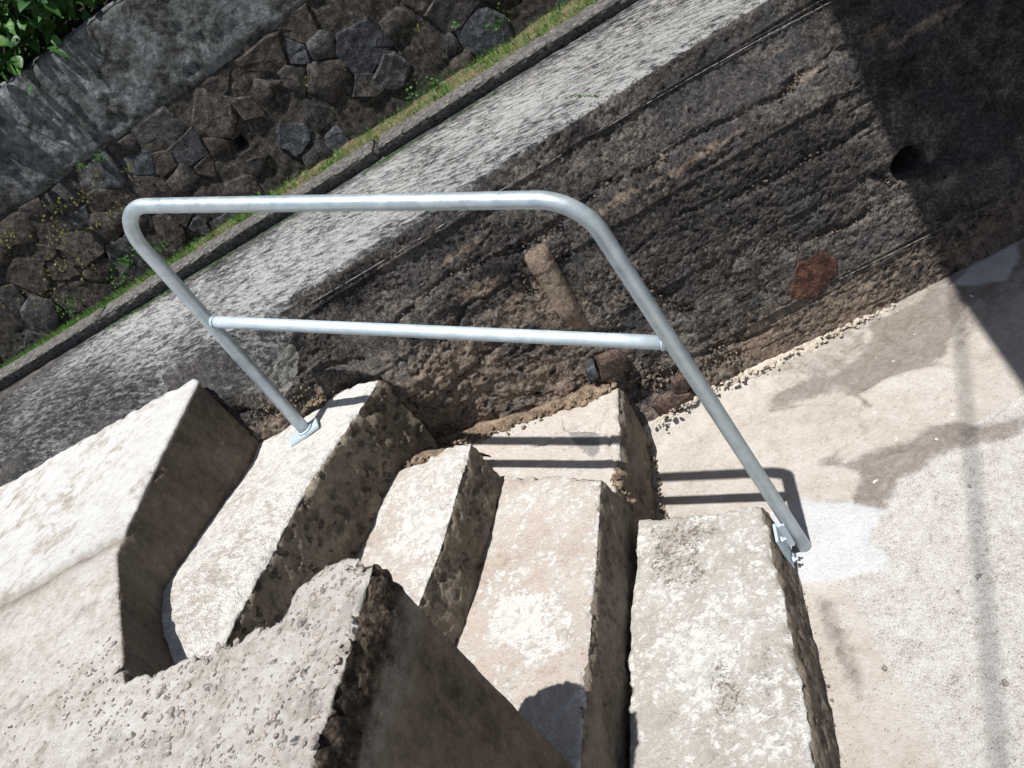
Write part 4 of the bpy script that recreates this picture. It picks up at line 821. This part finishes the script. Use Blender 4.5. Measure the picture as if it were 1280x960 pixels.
def cover():
    V = []; F = []
    for k in range(13000):
        x = RNG.uniform(-5, 5) if k % 3 else RNG.uniform(-1.8, 0.5); y = YF + 0.12 + 3.1 * RNG.uniform() ** 2 if True else RNG.uniform(YF + 0.18, YF + 3.2); z = 1.57 + 0.75 * np.clip(y - YF - 0.15, 0, 2.2) + 0.22 * max(0, y - YF - 2.35) + RNG.uniform(0, 0.22); c = np.array([x, y, z])
        l = RNG.uniform(0.03, 0.07); u = RNG.normal(size=3); u[2] *= .5; u /= np.linalg.norm(u); v = np.cross(u, RNG.normal(size=3)); v /= np.linalg.norm(v); i = len(V)
        V += [c, c + u * l * .5 + v * l * .32, c + u * l, c + u * l * .5 - v * l * .32]; F.append((i, i + 1, i + 2, i + 3))
    o = raw_mesh('undergrowth', np.array(V), np.array(F), M_leaf, None, False); tag(o, 'dark leafy undergrowth covering the bank above the stone wall', 'undergrowth', 'stuff')
cover()

# ------------------------------------------------------------------ handrail
rail = thing('handrail', 'galvanised steel tube handrail bolted across the concrete steps', 'handrail', (0.02, 0, 0))
def tube(name, pts, r, mat, parent, seg=20, ends=True):
    pts = [Vector(p) for p in pts]; V = []; F = []; T = []
    for i in range(len(pts)):
        a = pts[max(0, i - 1)]; b = pts[min(len(pts) - 1, i + 1)]; T.append((b - a).normalized())
    u = T[0].orthogonal().normalized(); n = len(pts)
    for i in range(n):
        if i: u = (T[i - 1].rotation_difference(T[i]) @ u).normalized()
        v = T[i].cross(u)
        for k in range(seg): a = 2 * math.pi * k / seg; V.append(pts[i] + u * math.cos(a) * r + v * math.sin(a) * r)
    for i in range(n - 1):
        for k in range(seg): F.append((i * seg + k, i * seg + (k + 1) % seg, (i + 1) * seg + (k + 1) % seg, (i + 1) * seg + k))
    me = bpy.data.meshes.new(name); me.from_pydata([tuple(v) for v in V], [], F); me.update(); me.polygons.foreach_set('use_smooth', [True] * len(F))
    if ends:
        bm = bmesh.new(); bm.from_mesh(me); bm.verts.ensure_lookup_table()
        for base in (0, (n - 1) * seg):
            f = bm.faces.new([bm.verts[base + k] for k in range(seg)]); f.smooth = False
        bmesh.ops.recalc_face_normals(bm, faces=bm.faces); bm.to_mesh(me); bm.free()
    me.materials.append(mat); o = link(bpy.data.objects.new(name, me)); P0(o, parent); return o
def arc(A, B, C, R, n=16):      # fillet at B between A-B and B-C
    A, B, C = Vector(A), Vector(B), Vector(C); u = (A - B).normalized(); v = (C - B).normalized(); th = u.angle(v); d = R / math.tan(th / 2); bis = (u + v).normalized(); O = B + bis * (R / math.sin(th / 2)); P1 = B + u * d; P2 = B + v * d
    a = P1 - O; b = P2 - O; w_ = a.angle(b); return [O + (a * math.sin((1 - t) * w_) + b * math.sin(t * w_)) / math.sin(w_) for t in [i / n for i in range(n + 1)]]
A = Vector((0.026, 0.0, 0.004)); Bc = Vector((-0.008, 0.0, 0.948)); Cc = Vector((-0.8492, 0.421, 1.270)); Fp = Vector((-0.8665, 0.409, 0.615))
M2 = A.lerp(Bc, 0.655); M1 = Fp.lerp(Cc, 0.528)
def sub(a, b, n): return [a.lerp(b, i / n) for i in range(n)]
a1 = arc(A, Bc, Cc, 0.105); a2 = arc(Bc, Cc, Fp, 0.075)
path = sub(A, a1[0], 12) + a1 + sub(a1[-1], a2[0], 14)[1:] + a2 + sub(a2[-1], Fp, 12)[1:] + [Fp]
RP = 0.0151
tube('frame', path, RP, M_pipe, rail, 28)
d = (M1 - M2).normalized()
tube('mid_rail', sub(M2 + d * 0.010, M1 - d * 0.010, 10) + [M1 - d * 0.010], 0.0132, M_zinc, rail, 24)
for Mx, sg in ((M1, -1), (M2, 1)):                        # weld beads
    c = Mx + d * (sg * 0.0165); u = d.orthogonal().normalized(); v = d.cross(u)
    pts = [c + (u * math.cos(a) + v * math.sin(a)) * 0.0140 * (1 + 0.04 * math.sin(9 * a)) for a in [2 * math.pi * k / 24 for k in range(25)]]
    tube('weld', pts, 0.0022, M_zinc, rail, 6)
def boxm(name, c, ax, ay, az, hx, hy, hz, mat, parent, bev=0.0012):
    bm = bmesh.new(); bmesh.ops.create_cube(bm, size=2); 
    for v in bm.verts: v.co = Vector((v.co.x * hx, v.co.y * hy, v.co.z * hz))
    bmesh.ops.bevel(bm, geom=list(bm.edges), offset=bev, segments=2, affect='EDGES')
    Mt = Matrix((ax, ay, az)).transposed(); 
    for v in bm.verts: v.co = Vector(c) + Mt @ v.co
    me = bpy.data.meshes.new(name); bm.to_mesh(me); bm.free(); me.materials.append(mat); o = link(bpy.data.objects.new(name, me)); P0(o, parent); return o
Z = Vector((0, 0, 1))
ax = Vector((0.96, 0.28, 0)).normalized(); ay = Z.cross(ax)
boxm('base_plate', (-0.872, 0.406, 0.6135), ax, ay, Z, 0.040, 0.024, 0.0035, M_zinc, rail)
tube('weld', [Fp + Vector((math.cos(a) * 0.0175, math.sin(a) * 0.0175, 0.0045)) for a in [2 * math.pi * k / 20 for k in range(21)]], 0.003, M_zinc, rail, 6)
# side bracket fixing the foot to the riser of the bottom step
bx_ = Vector((0.19, 1.0, 0)).normalized(); bn = Vector((1.0, -0.19, 0)).normalized()
boxm('bracket', (-0.0085, -0.036, 0.070), bn, bx_, Z, 0.0030, 0.024, 0.048, M_zinc, rail)
boxm('bracket_lug', (0.004, -0.014, 0.074), bn, bx_, Z, 0.0105, 0.0028, 0.034, M_zinc, rail)
def bolt(c, n_):
    n_ = Vector(n_).normalized(); u = n_.orthogonal().normalized(); v = n_.cross(u); V = []; F = []
    for (h, r) in ((0, 0.0065), (0.005, 0.0065), (0.0051, 0.0032), (0.011, 0.0030)):
        for k in range(6): a = math.pi / 3 * k; V.append(Vector(c) + n_ * h + (u * math.cos(a) + v * math.sin(a)) * r)
    for i in range(3):
        for k in range(6): F.append((i * 6 + k, i * 6 + (k + 1) % 6, (i + 1) * 6 + (k + 1) % 6, (i + 1) * 6 + k))
    F.append(tuple(18 + k for k in range(6))); o = py_mesh('bolt', V, F, M_zinc); P0(o, rail)
for zc in (0.036, 0.104): bolt((-0.0052, -0.048, zc), bn)
bolt((-0.0055, -0.028, 0.026), bn)

# ------------------------------------------------------------------ loose pebbles on the pavement
def pebble(x, y, r, label, seed):
    rr = np.random.default_rng(seed); V, F = I2; V = V * (1 + rr.uniform(-.12, .12, (len(V), 1))) * np.array([r * 1.15, r * .85, r * .6])
    o = py_mesh('pebble', V, F, M_peb, None, True); o.location = (x, y, r * 0.35); o.rotation_euler = (0, 0, rr.uniform(0, 6)); tag(o, label, 'pebble'); return o
pebble(0.282, -0.229, 0.0055, 'dark pebble on the pavement, in the middle of the speckled right part', 1)
pebble(0.368, -0.033, 0.0042, 'small dark pebble on the pavement nearest the damp stain', 2)
pebble(0.236, -0.243, 0.0042, 'dark pebble just left of the one in the middle of the speckled pavement', 3)
pebble(0.056, -0.327, 0.0055, 'dark pebble on the pavement closest to the bottom step riser', 4)
pebble(0.218, -0.435, 0.0065, 'largest dark pebble on the pavement near the bottom right corner', 5)

# ------------------------------------------------------------------ added out of view to cast shade: a slab on posts and a cable
blocker = thing('shade_blocker', 'unseen flat slab on posts, added to shade the right end of wall and pavement', 'shade_blocker', (1.6, 0, 0))  # invented slab, placed out of view only to cast the shadow edge
H = 2.35; sx, sy = -SUN.x / SUN.z, -SUN.y / SUN.z
ex = lambda y: 0.635 + 0.13 * ((y + sy * H) - 0.604) - sx * H     # slab edge, horizontal
bm = bmesh.new(); ring = [(ex(-1.6), -1.6), (3.4, -1.6), (3.4, 1.9), (ex(1.9), 1.9)]
lo = [bm.verts.new((x, y, H)) for x, y in ring]; hi = [bm.verts.new((x, y, H + 0.12)) for x, y in ring]
bm.faces.new(lo); bm.faces.new(hi)
for i in range(4): bm.faces.new((lo[i], lo[(i + 1) % 4], hi[(i + 1) % 4], hi[i]))
bmesh.ops.recalc_face_normals(bm, faces=bm.faces); me = bpy.data.meshes.new('blocker_slab'); bm.to_mesh(me); bm.free(); me.materials.append(M_blocker); P0(link(bpy.data.objects.new('blocker_slab', me)), blocker)
for x, y in ((2.2, -1.3), (3.2, -1.3), (3.2, 0.4)):
    boxm('blocker_post', (x, y, H / 2), Vector((1, 0, 0)), Vector((0, 1, 0)), Z, 0.08, 0.08, H / 2, M_blocker, blocker, 0.01)
hc_ = 4.2; c0 = Vector((0.62, 0.513, 0)); c1 = Vector((0.142, -0.557, 0)); dd = (c0 - c1).normalized()  # unseen cable added for its soft shadow band on the pavement
cab = tube('shadow_cable', [c1 - dd * 9 + Vector((-sx * hc_, -sy * hc_, hc_)), c0 + dd * 9 + Vector((-sx * hc_, -sy * hc_, hc_))], 0.006, M_black, blocker, 8)
cab.parent = None; cab.matrix_parent_inverse = Matrix(); tag(cab, 'unseen thin overhead cable, added to cast a soft shadow band on the pavement', 'cable')
